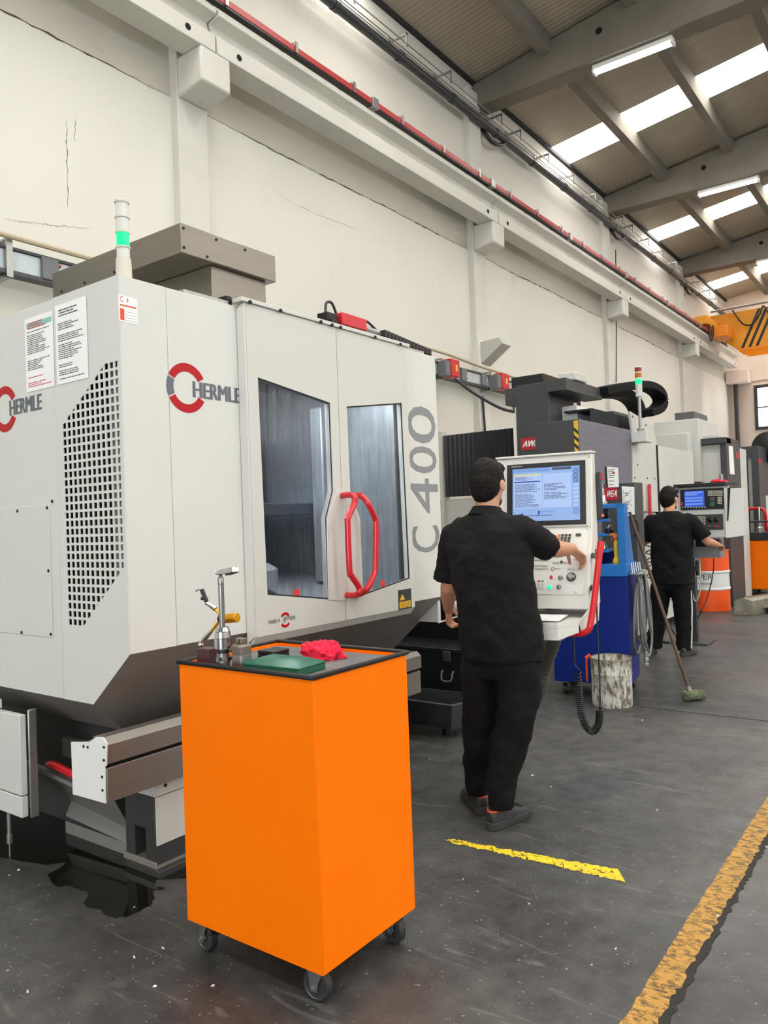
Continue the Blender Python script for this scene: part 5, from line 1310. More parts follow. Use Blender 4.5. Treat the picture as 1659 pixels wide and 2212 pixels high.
pn = thing('drip_pan', (-3.0, 4.55, 0), 'dark grey steel drip tray with slanted rim behind the operator', 'tray')
m_pan3 = M('oily_dark_steel', '#4d5254', .35, metal=.5, var=.2, vscale=5)
def panz(k, z): return [(-3.6 - k, 4.35 - k, z), (-2.72 + k, 4.35 - k, z), (-2.62 + k, 4.72 + k, z), (-3.6 - k, 4.72 + k, z)]
MB().loft([panz(-.04, .07), panz(0, .24), panz(-.015, .245), panz(-.05, .09)]).build('tray_shell', m_pan3, pn, .003)
MB().cyl((-3.3, 4.5, 0), (-3.3, 4.5, .072), .04).build('tray_foot', m_black, pn)
MB().cyl((-2.85, 4.5, 0), (-2.85, 4.5, .072), .04).build('tray_foot', m_black, pn)
# ================================================================ BLUE TOOL TROLLEY
BF = V(-2.703, 5.911, 0); BU = V(.986, .168, 0).normalized(); BV = V(-.168, .986, 0).normalized()
BW, BD, bz0, bz1, bz2, bz3 = .602, .45, .115, .965, 1.06, 1.54
def bl_(a, b, z): return BF + BU * a + BV * b + V(0, 0, z)
def bbox_(mb, a0, a1, b0, b1, z0, z1): return mb.hexa([bl_(a0, b0, z0), bl_(a1, b0, z0), bl_(a1, b1, z0), bl_(a0, b1, z0), bl_(a0, b0, z1), bl_(a1, b0, z1), bl_(a1, b1, z1), bl_(a0, b1, z1)])
m_navy = M('dark_blue_enamel', '#082478', .42, spec=.25, var=.06, vscale=3, bump=.05, bscale=300)
m_sky2 = M('bright_blue_enamel', '#0f6fc0', .42)
tr = thing('tool_trolley', bl_(BW / 2, BD / 2, 0), 'dark blue tool trolley with light blue open shelf rack on top', 'trolley')
bbox_(MB(), 0, BW, 0, BD, bz0, bz1).build('cabinet_body', m_navy, tr, .004)
bbox_(MB(), -.006, BW + .006, -.006, BD, bz1 + .001, bz2).build('rack_base', m_sky2, tr, .003)
for a0 in (0, BW - .055):                       # front posts of the rack
    bbox_(MB(), a0, a0 + .055, 0, .012, bz2, bz3).build('rack_post', m_sky2, tr, .002)
for a0 in (0, BW - .006):
    MB().prism([bl_(a0, 0.012, bz2), bl_(a0, .36, bz2), bl_(a0, .13, bz3), bl_(a0, 0.012, bz3)], BU * .006).build('rack_side', m_sky2, tr, .001)
bbox_(MB(), 0, BW, 0, .02, bz3 - .035, bz3 - .001).build('rack_top_rail', m_sky2, tr, .002)
bbox_(MB(), .055, BW - .055, .3, .305, bz2, bz2 + .1).build('rack_back', m_navy, tr)
for z, d in ((1.155, .30), (1.285, .24), (1.40, .18)):
    bbox_(MB(), .006, BW - .135, .014, d, z, z + .02).build('rack_shelf', m_sky2, tr, .002)
for i, (a0, b0) in enumerate(((.07, .07), (BW - .06, .07), (.07, BD - .07), (BW - .06, BD - .06))):
    p = bl_(a0, b0, 0); caster(tr, p.x, p.y, bz0, .045, .03, 20 if i == 0 else 75)
# tools on the shelves of the rack
m_blk = M('glossy_black_plastic', '#0d0e11', .35); m_mar = M('dark_maroon_plastic', '#3c1219', .4)
def rackz(k): return bz2 + .001 if k == 0 else (1.176, 1.306, 1.421)[k - 1]
tl = ['chrome tool holder on the lowest rack shelf', 'black tool holder on the lowest rack shelf', 'black-collared tool holder on the second rack shelf', 'silver collet chuck on the second rack shelf', 'shiny face mill on the third rack shelf', 'black face mill on the third rack shelf next to the post', 'maroon tool case on the top rack shelf', 'maroon tool case next to the spindle tool on the rack']
spots = [(0, .30, .10, 'h'), (0, .36, .16, 'b'), (1, .36, .12, 'b'), (1, .42, .10, 'h'), (2, .34, .10, 'm'), (2, .46, .10, 'n'), (3, .21, .09, 'c'), (3, .31, .09, 'c')]
for (k, a0, b0, kind), lab in zip(spots, tl):
    p = bl_(a0, b0, rackz(k))
    if kind == 'c':
        t = thing('tool_case', p, lab + ' of the blue trolley', 'tool case', 'tools on the trolley rack')
        MB().obox(p + V(0, 0, .02), BU * .045, BV * .04, V(0, 0, .02)).build('case_base', m_mar, t, .004)
        MB().obox(p + V(0, 0, .047), BU * .04, BV * .035, V(0, 0, .006)).build('case_lid', m_mar, t, .004)
    else:
        t = thing('tool_holder', p, lab + ' of the blue trolley', 'tool holder', 'tools on the trolley rack')
        m1, m2 = {'h': (m_chrome, m_satin), 'b': (m_blk, m_chrome), 'm': (m_chrome, m_blk), 'n': (m_blk, m_satin)}[kind]
        r = .035 if kind in 'mn' else .026
        MB().lathe([(r * .8, 0), (r, .006), (r, .03), (r * .7, .034), (r * .7, .04)], p, n=20).build('holder_flange', m1, t)
        MB().lathe([(r * .62, .04), (r * .62, .06), (r * .45, .068), (r * .2, .07)], p, n=20).build('holder_nose', m2, t)
# tall spindle tool on the top shelf
p = bl_(.425, .09, 1.421)
t = thing('spindle_tool', p, 'tall black and silver spindle tool on the top shelf of the blue trolley rack', 'tool')
MB().lathe([(.035, 0), (.038, .01), (.038, .06), (.045, .065), (.045, .10), (.03, .105)], p, n=20).build('tool_body', m_blk, t)
MB().lathe([(.028, .105), (.034, .11), (.034, .135), (.024, .14), (.020, .19), (.014, .195), (.014, .24), (.006, .245), (.005, .29)], p, n=20).build('tool_shank', m_chrome, t)
MB().lathe([(.018, 0), (.018, .05), (.014, .055)], p + V(0, 0, .082) - BV * .045, -BV, 14).build('side_dial', m_dk, t)
# yellow spray bottle
p = bl_(BW - .085, .07, bz2 + .001)
sp = thing('spray_bottle', p, 'yellow spray bottle with orange trigger head in the blue rack', 'bottle')
m_ylw = M('yellow_plastic', '#e6c02a', .35)
MB().lathe([(.028, 0), (.030, .004), (.030, .03), (.018, .055), (.017, .06)] + [(.017 + (.003 if i % 2 else 0), .065 + i * .009) for i in range(13)] + [(.013, .185)], p, n=20).build('bottle_body', m_ylw, sp)
MB().lathe([(.014, .185), (.014, .205)], p, n=14).build('bottle_cap', m_orange, sp)
MB().prism([p + BU * x + BV * -.009 + V(0, 0, z) for x, z in ((-.052, .235), (-.05, .225), (-.02, .222), (-.012, .205), (.014, .205), (.016, .240), (-.045, .246))], BV * .018).build('spray_head', m_orange, sp, .003)
MB().prism([p + BU * x + BV * -.006 + V(0, 0, z) for x, z in ((-.024, .222), (-.034, .195), (-.044, .175), (-.038, .173), (-.026, .195), (-.016, .215))], BV * .012).build('trigger', M('red_orange_plastic', '#e05a2a', .4), sp, .002)
# grey box and shaft on top of the rack (beside the pendant)
p = bl_(BW - .12, .08, bz3)
# hoses hung on the trolley side, with comb hook
m_hose = M('grey_rubber_hose', '#6f7270', .4, var=.15, vscale=20)
def side(b, z, out): return bl_(BW + .012 + out, b, z)
hs = thing('hose_bundle', side(.2, .3, .04), 'bundle of looped grey hoses hanging on the blue trolley side', 'hose')
def loop(zt, zb, b0, b1, out, r, ph):
    pts = []
    for k in range(24):
        a = k * 2 * math.pi / 24
        pts.append(side((b0 + b1) / 2 + (b1 - b0) / 2 * math.cos(a) * (1 - .25 * math.sin(a)), (zt + zb) / 2 + (zt - zb) / 2 * math.sin(a), out + .02 * math.sin(a + ph)))
    MB().tube(pts, r, 10, True).build('hose_loop', m_hose, hs)
loop(.99, .33, .02, .40, .03, .010, 0); loop(1.0, .42, .05, .36, .055, .012, 1); loop(.97, .30, .12, .45, .075, .011, 2); loop(1.0, .36, .0, .33, .095, .009, 3); loop(.95, .5, .1, .3, .11, .011, 4)
MB().tube(catmull([side(.05, 1.0, .06), side(.06, .8, .09), side(.05, .55, .10), side(.06, .40, .10), side(.07, .36, .1)], 6), .011, 10).build('hose_end', m_hose, hs)
cpl = side(.065, .35, .10)
MB().lathe([(.013, 0), (.018, .004), (.018, .022), (.014, .026), (.014, .036), (.019, .040), (.019, .062), (.013, .066), (.013, .09), (.017, .094), (.017, .115)], cpl - V(0, 0, .09), n=16).build('hose_coupling', m_zinc, hs)
MB().obox(side(.3, .72, .075), BU * .004, BV * .11, V(0, 0, .12)).build('hang_plate', M('blue_grey_sheet', '#4c5462', .5), hs, .003)
hk = thing('comb_hook', side(.2, 1.0, .03), 'zinc comb hook with prongs fixed to the trolley side', 'hook')
MB().obox(side(.12, .985, .058), BU * .045, BV * .10, V(0, 0, .006)).build('hook_bar', m_zinc, hk, .002)
for k in range(5): MB().tube([side(.04 + k * .035, .99, .025 + .01 * k), side(.04 + k * .035, 1.07, .02 + .01 * k)], .006, 8).build('prong', m_chrome, hk)

# ================================================================ BUCKET, GLOVE, BROOM
bc = V(-2.19, 5.815, 0)
m_bkt = M('dirty_white_bucket', '#d3d0c6', .55, var=.16, vscale=9, dirt='#6b614f', dscale=(30, 30, 12), damt=.56)
m_bin = M('oily_inside', '#6a5a22', .3)
bk = thing('waste_bucket', bc, 'dirty white steel bucket with oily inside before the blue trolley', 'bucket')
pr = [(.146, 0), (.150, .008), (.150, .10), (.151, .24), (.153, .245), (.153, .252), (.151, .258), (.151, .352), (.154, .356), (.154, .362), (.149, .362), (.148, .355), (.147, .02), (.01, .018)]
n_ = 48; rings = []
for r_, z in pr:
    rg = []
    for k in range(n_):
        a = k * 2 * math.pi / n_
        dent = 1 - (.05 * max(0, 1 - z / .09) * max(0, noise.noise(V(math.cos(a) * 2, math.sin(a) * 2, 1.5)))) + .012 * noise.noise(V(math.cos(a) * 1.5, math.sin(a) * 1.5, z * 6))
        rg.append(bc + V(r_ * dent * math.cos(a), r_ * dent * math.sin(a), z))
    rings.append(rg)
MB().loft(rings[:12]  + rings[12:]).build('bucket_shell', m_bkt, bk)
MB().lathe([(.142, .10), (.142, .104)], bc, n=32).build('sludge', m_bin, bk)
MB().tube([bc + V(.152 * math.cos(a), .152 * math.sin(a), .362) for a in [k * 2 * math.pi / 40 for k in range(40)]], .0045, 8, True).build('rim', M('rusty_rim', '#8c8575', .5, metal=.5), bk)
gv = []
g0 = bc + V(-.155, -.055, .37)
for t_, w in ((0, .020), (.03, .026), (.08, .028), (.14, .024), (.185, .020), (.20, .016)):
    c = g0 + V(-.012 - .03 * min(t_, .05), -.012, -t_)
    gv.append([c + V(.55, -.8, 0) * w * math.cos(a) * (1 + .15 * math.sin(t_ * 60)) + V(.8, .55, 0) * .007 * math.sin(a) for a in [k * 2 * math.pi / 14 for k in range(14)]])
gl = MB().loft(gv); gl.tube([g0 + V(.02, .0, -.03), g0 + V(.005, -.002, .008), g0 + V(-.018, -.012, -.02)], [.010, .014, .016], 10)
tag(fuse(gl.build('work_glove', M('orange_rag', '#e8471f', .8), None), .004, 2), 'orange-red rag glove hung over the bucket rim', 'glove')
br = thing('scrub_broom', az(1495, 1518), 'old broom with brown wooden handle leaning on the blue trolley', 'broom')
h0 = az(1491, 1496, .06); h1 = ay(1349, 1112, 6.40)
h1 = bl_(BW + .024, .10, 1.47)
MB().tube([h0, h0.lerp(h1, .5), h1], [.0135, .013, .012], 12).build('handle', M('dark_worn_wood', '#5a4334', .6, var=.3, aniso=(30, 30, 3)), br)
hd_ = (h0 - h1).normalized()
MB().tube([h0 - hd_ * .05, h0 + hd_ * .01], [.017, .02], 10).build('socket', m_skirt, br)
bc2 = h0 + V(.012, .0, -.018)
m_brs = M('grimy_green_bristle', '#5b6449', .9, var=.5, vscale=30, bump=1., bscale=90)
ob = MB().obox(bc2 + V(.01, .01, 0), V(.055, .075, .0), V(-.03, .022, 0), V(0, 0, .032)).build('brush_head', m_brs, br, .012)
fuse(ob, .008, 2, .014, _tex2)

# ================================================================ DARK GANTRY MACHINE (second machine)
m_dg = M('charcoal_enamel', '#3c3e41', .5, var=.05, vscale=2)
m_pg = M('scratched_purple_grey', '#6c6d7c', .45, var=.12, aniso=(3, 3, 30), metal=.2)
m_lg = M('pale_grey_enamel', '#c9c9c4', .5, var=.04, vscale=2)
m_bel = M('black_bellows', '#303238', .35)
X2 = -3.0
m_bel2 = M('matt_black_bellows', '#15171b', .6)
gm = thing('gantry_machine', (-4.2, 9.3, 0), 'dark charcoal gantry milling machine with black bellows and yellow-black hazard strip', 'machine')
YA = 7.36
xl = ay(1155, 950, YA).x
MB().box(xl, X2 - .006, YA, YA + .03, .0, 2.415).build('cover_front', m_dg, gm, .006)
MB().box(X2 - .006, X2, YA + .002, 8.86, 0, 2.413).build('cover_side', m_pg, gm, .002)
MB().box(xl + .01, X2 - .008, YA + .03, 8.86, 2.39, 2.41).build('cover_top', m_dg, gm)
# hazard strip: yellow band with black diagonal bars
hz0, hz1 = 1.3, 2.40; hx = X2 - .055
m_hy = M('hazard_yellow', '#e0b52e', .5)
hzs = MB().box(hx, hx + .045, YA - .003, YA, hz0, hz1).build('hazard_strip', m_hy, gm)
k = 0; z = hz0 + .02
while z < hz1 - .08:
    MB().prism([(hx, YA - .0035, z + .045), (hx + .045, YA - .0035, z), (hx + .045, YA - .0035, z + .036), (hx, YA - .0035, z + .081)], (0, .0005, 0)).build('hazard_bar', m_black, hzs); z += .078
# column and head
YB = 7.95
c0, c1 = ay(1113, 834, YB), ay(1184, 822, YB)
MB().box(c0.x, c1.x, YB, YB + .9, 0, c0.z).build('column', m_dg, gm, .006)
MB().box(c0.x - .012, c0.x - .002, YB - .01, YB + .02, .3, 2.7).build('column_edge', m_lg, gm)
o0 = ay(1090, 836, YB + .1)
MB().prism([(o0.x, YB + .1, c0.z), (c0.x, YB + .1, c0.z), (c0.x, YB + .1, c0.z - .30), (o0.x + .09, YB + .1, c0.z - .24), (o0.x + .09, YB + .1, c0.z - .19), (o0.x, YB + .1, c0.z - .19)], (0, .6, 0)).build('column_bracket', m_dg, gm, .004)
h0_ = ay(1222, 815, 7.9); hb = ay(1222, 842, 7.9); he = ax(1300, 836, h0_.x)
MB().box(c1.x + .003, h0_.x, 7.9, he.y, hb.z, h0_.z).build('cross_head', m_dg, gm, .006)
MB().box(c1.x + .003, h0_.x - .25, 8.0, he.y - .2, hb.z - .08, hb.z - .002).build('cross_beam', m_blk, gm, .004)
MB().box(c1.x - .5, c1.x - .1, 8.05, 8.5, c0.z, c0.z + .12).build('motor_base', m_blk, gm, .01)
MB().box(c1.x + .05, c1.x + .25, 8.1, 8.45, h0_.z, h0_.z + .09).build('head_cover', m_lg, gm, .01)
w0_ = ay(1206, 880, 8.3); w1_ = ay(1248, 906, 8.3)
MB().box(w0_.x, w1_.x, 8.3, 9.1, w1_.z - .1, w0_.z).build('spindle_box', m_white, gm, .008)
MB().cyl((w0_.x + .15, 8.4, w0_.z), (w0_.x + .15, 8.4, hb.z - .08), .03).build('spindle_rod', m_zinc, gm)
for i in range(5): MB().box(w1_.x - .05, w1_.x + .05, 9.15 + i * .2, 9.30 + i * .2, w1_.z + .03, w0_.z - .05 + .02 * (i % 2)).build('valve_block', m_lg if i % 2 else m_white, gm, .006)
# left bellows, pleat by pleat (zigzag sheet)
YP = 8.5
q0, q1 = ay(958, 941, YP), ay(1112, 925, YP)
npl = 15
def bellows(mb, a, b, depth, z0, z1, n, nrm):
    a, b, nrm = Vector(a), Vector(b), Vector(nrm); pts = []
    for i in range(2 * n + 1):
        p = a.lerp(b, i / (2 * n)) + nrm * (depth if i % 2 else 0); pts.append(p)
    m = len(pts)
    mb.add([V(p.x, p.y, z0) for p in pts] + [V(p.x, p.y, z1) for p in pts], [(i, i + 1, m + i + 1, m + i) for i in range(m - 1)])
    return mb
zt_ = (q0.z + q1.z) / 2
bellows(MB(), (q0.x, YP, 0), (q1.x - .02, YP, 0), .034, 1.75, zt_, npl, (0, -1, 0)).build('left_bellows', m_bel, gm, sharp=20)
MB().box(q0.x - .04, q0.x, YP - .06, YP + .1, 1.2, zt_ + .05).build('bellows_frame', m_lg, gm)
MB().box(q0.x - .5, c0.x - .02, YP + .01, YP + .8, .0, 1.72).build('table_box', m_lg, gm, .01)
# right bellows above the cover
r0, r1 = ax(1275, 905, X2 - .2), ax(1362, 905, X2 - .2)
bellows(MB(), (X2 - .2, r0.y, 0), (X2 - .2, r1.y, 0), .03, 2.3, 2.62, 26, (1, 0, 0)).build('right_bellows', m_bel2, gm, sharp=20)
MB().box(X2 - .5, X2 - .2, r0.y, r1.y, 2.60, 2.62).build('bellows_top', m_bel2, gm)
# pale side plates
pp = [ax(*q, X2) for q in ((1361, 888), (1411, 918), (1420, 963), (1423, 1106), (1366, 1104), (1367, 930))]
MB().prism(pp, (-.03, 0, 0)).build('side_plate', m_lg, gm, .003)
for q in ((1366, 900), (1395, 918), (1367, 960), (1377, 1004), (1371, 1032), (1398, 1033), (1414, 1034)):
    MB().lathe([(.012, 0), (.012, .004), (.006, .006)], ax(*q, X2), (1, 0, 0), 8).build('screw', m_screw, gm)
p0_, p1_ = ax(1422, 963, X2 + .02), ax(1497, 975, X2 + .02)
MB().box(X2 - .03, X2 + .02, p0_.y, p1_.y, .35, p0_.z).build('side_door', m_lg, gm, .006)
MB().box(X2 - .034, X2 + .016, p0_.y - .03, p0_.y - .004, .35, p0_.z + .01).build('door_edge', m_screw, gm)
MB().box(-4.8, X2 - .035, 9.0, p1_.y, .1, 2.05).build('body_shell', m_lg, gm)
# open gap with parts
m0_, m1_ = ax(1372, 1108, X2 - .01), ax(1408, 1108, X2 - .01)
MB().box(X2 - .028, X2 - .012, 8.87, p0_.y - .05, .05, m0_.z - .05).build('lower_plate', m_lg, gm, .002)
# signal tower
tx, ty = X2 + .08, ax(1384, 940, X2 + .08).y
zb_ = ax(1384, 934, tx).z
twb = MB().box(X2 + .002, tx + .09, ty - .10, ty + .12, ax(1384, 956, tx).z, zb_).build('tower_box', m_lg, gm, .004)
z_ = lambda y: ax(1384, y, tx).z
MB().lathe([(.03, zb_), (.045, zb_ + .04), (.018, zb_ + .06), (.018, z_(858))], (tx, ty, 0), n=14).build('tower_pole', m_zinc, twb)
MB().lathe([(.038, z_(858)), (.038, z_(832))], (tx, ty, 0), n=18).build('tower_body', m_lg, twb)
m_amb = M('amber_lens', '#b06a1c', .3); m_rl = M('red_lens', '#8e1f22', .3); m_gl2 = M('lit_green_lens', '#00d878')
for ya_, yb__, mm in ((831, 821, m_gl2), (819, 808, m_amb), (806, 797, m_rl)):
    MB().lathe([(.039, z_(ya_)), (.039, z_(yb__))], (tx, ty, 0), n=18).build('tower_lens', mm, twb)
    MB().lathe([(.040, z_(yb__)), (.040, z_(yb__) + .012)], (tx, ty, 0), n=18).build('tower_ring', m_white, twb)
# cable chains, link by link
m_chain = M('matt_black_chain', '#121316', .7, spec=.15)
def chain(pxs, x, r, w, k=6):
    path = catmull([ax(*q, x) for q in pxs], k)
    for a_, c_ in zip(path, path[1:]):
        d_ = (c_ - a_); t_ = d_.normalized(); nn = t_.cross(V(1, 0, 0)).normalized()
        MB().obox((a_ + c_) / 2, V(w / 2, 0, 0), d_ * .47, nn * r).build('chain_link', m_chain, gm, .008)
chain(((1296, 846), (1330, 838), (1365, 833), (1395, 834), (1418, 846), (1427, 866), (1418, 884), (1395, 893)), X2 - .35, .05, .2, 6)
chain(((1300, 850), (1340, 851), (1362, 862), (1374, 880), (1380, 900)), X2 - .7, .06, .22, 5)
MB().box(X2 - .9, X2 - .2, 8.9, 9.6, 2.62, 2.66).build('chain_tray', m_dg, gm)
# maker plate on the column
a_, b__, c_ = ay(1125, 947, YA - .2), ay(1155, 945, YA - .2), ay(1125, 973, YA - .2)
m_rplate = M('red_sign_plate', '#b3182d', .45)
yq = YB - .004
a_, b__, c_ = ay(1125, 947, yq), ay(1158, 945, yq), ay(1126, 973, yq)
sg = MB().box(a_.x, b__.x, yq, yq + .003, c_.z, a_.z).build('maker_plate', m_rplate, gm)
def awea(par, o_, u_, v_, s_): text('maker_lettering', s_, o_, u_, v_, m_white, par, .02)
w_ = b__.x - a_.x; h_ = a_.z - c_.z
text('maker_lettering', 'AWEA', (a_.x + .1 * w_, yq - .002, c_.z + .25 * h_), (1.25 * w_, 0, 0), (.12 * w_, 0, .5 * h_), m_white, sg, .02)
# pendant of the gantry machine: dark box with red plate and papers
pn2 = thing('gantry_pendant', ay(1340, 1230, 7.05), 'dark grey control box with red maker plate and pinned papers behind the trolley', 'control box')
YQ = 7.05
a_, b__ = ay(1296, 1046, YQ), ay(1371, 1046, YQ); c_ = ay(1371, 1232, YQ)
MB().box(a_.x, b__.x, YQ, YQ + .22, c_.z, a_.z).build('box_shell', m_dg, pn2, .006)
MB().box((a_.x + b__.x) / 2 - .06, (a_.x + b__.x) / 2 + .06, YQ + .05, YQ + .17, 0, c_.z).build('box_post', m_dg, pn2)
a_, b__, c_ = ay(1306, 1053, YQ), ay(1335, 1053, YQ), ay(1306, 1081, YQ)
sg = MB().box(a_.x, b__.x, YQ - .004, YQ, c_.z, a_.z).build('maker_plate', m_rplate, pn2)
w_ = b__.x - a_.x; h_ = a_.z - c_.z
text('maker_lettering', 'EA', (a_.x + .42 * w_, YQ - .006, c_.z + .25 * h_), (.45 * w_, 0, 0), (.02, 0, .5 * h_), m_white, sg, .03)
text('maker_lettering', 'W', (a_.x + .1 * w_, YQ - .006, c_.z + .25 * h_), (.28 * w_, 0, 0), (.02, 0, .5 * h_), m_white, sg, .03)
MB().tube(catmull([ay(1366, 1124, YQ - .01), ay(1372, 1123, YQ - .04), ay(1377, 1128, YQ - .05), ay(1377, 1150, YQ - .05), ay(1372, 1156, YQ - .01)], 5), .012, 10).build('box_handle', m_black, pn2)
def note(label, pxs, y, lines, seed):
    pts = [ay(*q, y) for q in pxs]
    o_ = MB().prism(pts, (0, .0015, 0)).build('paper', m_paper, None)
    t = thing('pinned_note', pts[3], label, 'paper', 'papers on the gantry machine')
    o_.parent = t; o_.matrix_parent_inverse = inv(t)
    o3 = pts[3]; u3 = (pts[2] - pts[3]); v3 = (pts[0] - pts[3])
    print_lines('print', o3 + u3 * .1 + v3 * .08, u3 * .8, v3 * .8, lines, m_ink, t, (0, -.001, 0), seed)
    return t
nt = note('white curled note clipped above the red maker plate', ((1311, 1008), (1335, 1010), (1337, 1052), (1314, 1053)), YQ - .012, 9, 11)
MB().ball(ay(1325, 1021, YQ - .012), (.014, .004, .009), 10).build('pin', m_redk, nt)
MB().box(ay(1306, 1005, YQ).x, ay(1310, 1005, YQ).x, YQ, YQ + .01, ay(1306, 1046, YQ).z, ay(1306, 1008, YQ).z).build('clip_bar', m_black, nt)
note('printed sheet with teal top on the dark control box', ((1343, 1050), (1370, 1052), (1371, 1112), (1346, 1110)), YQ - .003, 14, 12)
note('white narrow slip hanging over the printed sheet', ((1348, 1057), (1360, 1058), (1364, 1114), (1351, 1116)), YQ - .010, 10, 13)
# air lines and spiral hoses on the pale plate
xh = X2 + .03
tag(MB().tube([ax(1403, 1046, xh), ax(1404, 1100, xh), ax(1405, 1135, xh)], .02, 10).build('red_air_pipe', m_redt, None), 'short vertical red air pipe on the pale machine plate', 'pipe')
al = thing('air_gun_line', ax(1381, 1200, xh), 'red air line with brass gun fitting hanging by the machine plate', 'air line')
MB().tube(catmull([ax(1384, 1073, xh), ax(1380, 1110, xh), ax(1379, 1160, xh), ax(1378, 1240, xh)], 5), .016, 8).build('air_tube', m_redt, al)
MB().tube([ax(1388, 1066, xh), ax(1384, 1080, xh), ax(1380, 1098, xh)], [.02, .028, .018], 10).build('gun_fitting', m_zinc, al)
for i, (x0_, ya_, yb__) in enumerate(((1384, 1170, 1250), (1402, 1165, 1250))):
    hl = []
    for k in range(120):
        f = k / 119; p = ax(x0_ + 0, ya_ + (yb__ - ya_) * f, xh + .06); a2_ = f * 5 * 2 * math.pi
        hl.append(p + V(0, .065 * math.cos(a2_), 0) + V(.03 * math.sin(a2_), 0, 0))
    tag(MB().tube(hl, .008, 6).build('spiral_air_hose', m_black, None), ('black spiral air hose next to the trolley handle', 'black spiral air hose next to the second worker')[i], 'hose', 'spiral air hoses')

# ================================================================ THIRD MACHINE
tm = thing('grey_machining_centre', (-3.8, 13.4, 0), 'pale grey machining centre with charcoal door frame behind the orange drum', 'machine')
Y3_, X3 = 12.55, -2.80
ztop3 = ax(1568, 944, X3).z
xl3 = ay(1476, 955, Y3_).x
MB().holed([(xl3 + .10, Y3_, .3), (X3, Y3_, .3), (X3, Y3_, ztop3), (xl3 + .10, Y3_, ztop3)],
           [[(xl3 + .24, Y3_, .9), (X3 - .09, Y3_, .9), (X3 - .09, Y3_, ztop3 - .10), (xl3 + .24, Y3_, ztop3 - .10)]], (0, .05, 0)).build('door_frame', m_dg, tm, .004)
MB().box(xl3, X3, Y3_ - .05, Y3_ + .3, ztop3 - .09, ztop3).build('top_lip', m_dg, tm, .004)
MB().box(xl3 + .15, X3 - .09, Y3_ + .051, Y3_ + .07, .5, ztop3 - .09).build('front_panel', m_lg, tm)
MB().box(X3 - .05, X3, Y3_ + .052, 13.45, .0, ztop3 - .002).build('side_panel', m_dg, tm, .004)
MB().box(-4.6, X3 - .06, Y3_ + .08, 14.2, 0, ztop3 - .1).build('body_shell', m_lg, tm)
p_ = [ax(*q, X3 + .003) for q in ((1574, 963), (1583, 964), (1587, 1025), (1577, 1024))]
MB().prism(p_, (-.002, 0, 0)).build('info_label', m_paper, tm)
p_ = [ax(*q, X3 + .003) for q in ((1589, 976), (1597, 978), (1598, 990), (1590, 989))]
MB().prism(p_, (-.002, 0, 0)).build('red_badge', m_rplate, tm)
YC3 = 12.4
t0_, t1_ = ay(1412, 912, YC3), ay(1508, 904, YC3)
MB().box(t0_.x, t1_.x, YC3, 13.6, 1.9, (t0_.z + t1_.z) / 2).build('tower_upper', m_lg, tm, .01)
t2_, t3_ = ay(1416, 940, YC3 - .25), ay(1486, 934, YC3 - .25)
MB().box(t2_.x, t3_.x, YC3 - .25, YC3 - .002, 1.9, t3_.z).build('tower_lower', m_lg, tm, .01)
t4_, t5_ = ay(1457, 892, YC3 + .1), ay(1499, 888, YC3 + .1)
MB().box(t4_.x, t5_.x, YC3 + .1, YC3 + .9, (t0_.z + t1_.z) / 2, t5_.z).build('motor_cover', M('dirty_dark_grey', '#5d5d5e', .6, var=.2, vscale=4), tm, .01)
tag(MB().lathe([(.05, 0), (.05, .16), (.03, .19), (.03, .22), (.045, .225), (.045, .25)], (X3 - .55, Y3_ + .12, ztop3), n=14).build('red_canister', M('red_can', '#b5352e', .4), None), 'small red canister standing on top of the charcoal machine', 'canister')
tag(MB().box(X3 - .35, X3 - .12, Y3_ + .1, Y3_ + .25, ztop3, ztop3 + .05).build('small_carton', m_lg, None, .004), 'small flat grey carton on top of the charcoal machine', 'carton')
# its control panel on a post, in front of the second worker
YK = 8.80
cp3 = thing('control_pedestal', (-2.3, 9.0, 0), 'pale grey control panel with blue screen and key pads before the second worker', 'control panel')
def k3(px, py, y=YK): return ay(px, py, y)
Z6 = lambda x, y: (1270 + x / 4.265, 1040 + y / 4.265)
A_ = [k3(1462, 1050), k3(1605, 1047), k3(1606, 1160), k3(1566, 1164), k3(1462, 1156)]
z_top, z_bot = A_[1].z, A_[2].z
MB().prism([(A_[0].x, YK, A_[0].z - .02), (A_[1].x - .19, YK, A_[0].z - .02), (A_[1].x - .19, YK, z_bot), (A_[0].x, YK, z_bot)], (0, .25, 0)).build('panel_housing', m_lg, cp3, .006)
MB().prism([(A_[1].x - .188, YK - .02, z_top - .03), (A_[1].x - .03, YK + .12, z_top - .03), (A_[1].x - .03, YK + .12, z_bot + .01), (A_[1].x - .188, YK - .02, z_bot - .01)], (0, .15, 0)).build('panel_wing', m_lg, cp3, .004)
MB().prism([(A_[0].x - .02, YK - .06, A_[0].z - .02), (A_[1].x - .16, YK - .06, A_[0].z - .02), (A_[1].x - .10, YK + .2, A_[0].z - .015), (A_[0].x - .02, YK + .2, A_[0].z - .015)], (0, 0, .035)).build('panel_hood', m_black, cp3, .004)
MB().prism([k3(*Z6(1285, 60), YK - .06), k3(*Z6(1312, 55), YK - .06), k3(*Z6(1292, 365), YK - .01), k3(*Z6(1284, 365), YK - .01)], (0, .012, 0)).build('hood_fin', m_black, cp3)
def k3box(name, x0, y0, x1, y1, d, t, mat, par, bev=0.):
    a, c = k3(*Z6(x0, y0)), k3(*Z6(x1, y1))
    return MB().box(a.x, c.x, YK - d - t, YK - d, c.z, a.z).build(name, mat, par, bev)
scp = k3box('screen_unit', 850, 78, 1262, 250, 0, .012, m_black, cp3, .003)
m_blue = M('blue_screen', '#3f6df0', .25, emit=.75)
k3box('blue_display', 890, 92, 1078, 228, .012, .002, m_blue, scp)
m_bl2 = M('screen_light_blue', '#86a6f4', .25, emit=.8)
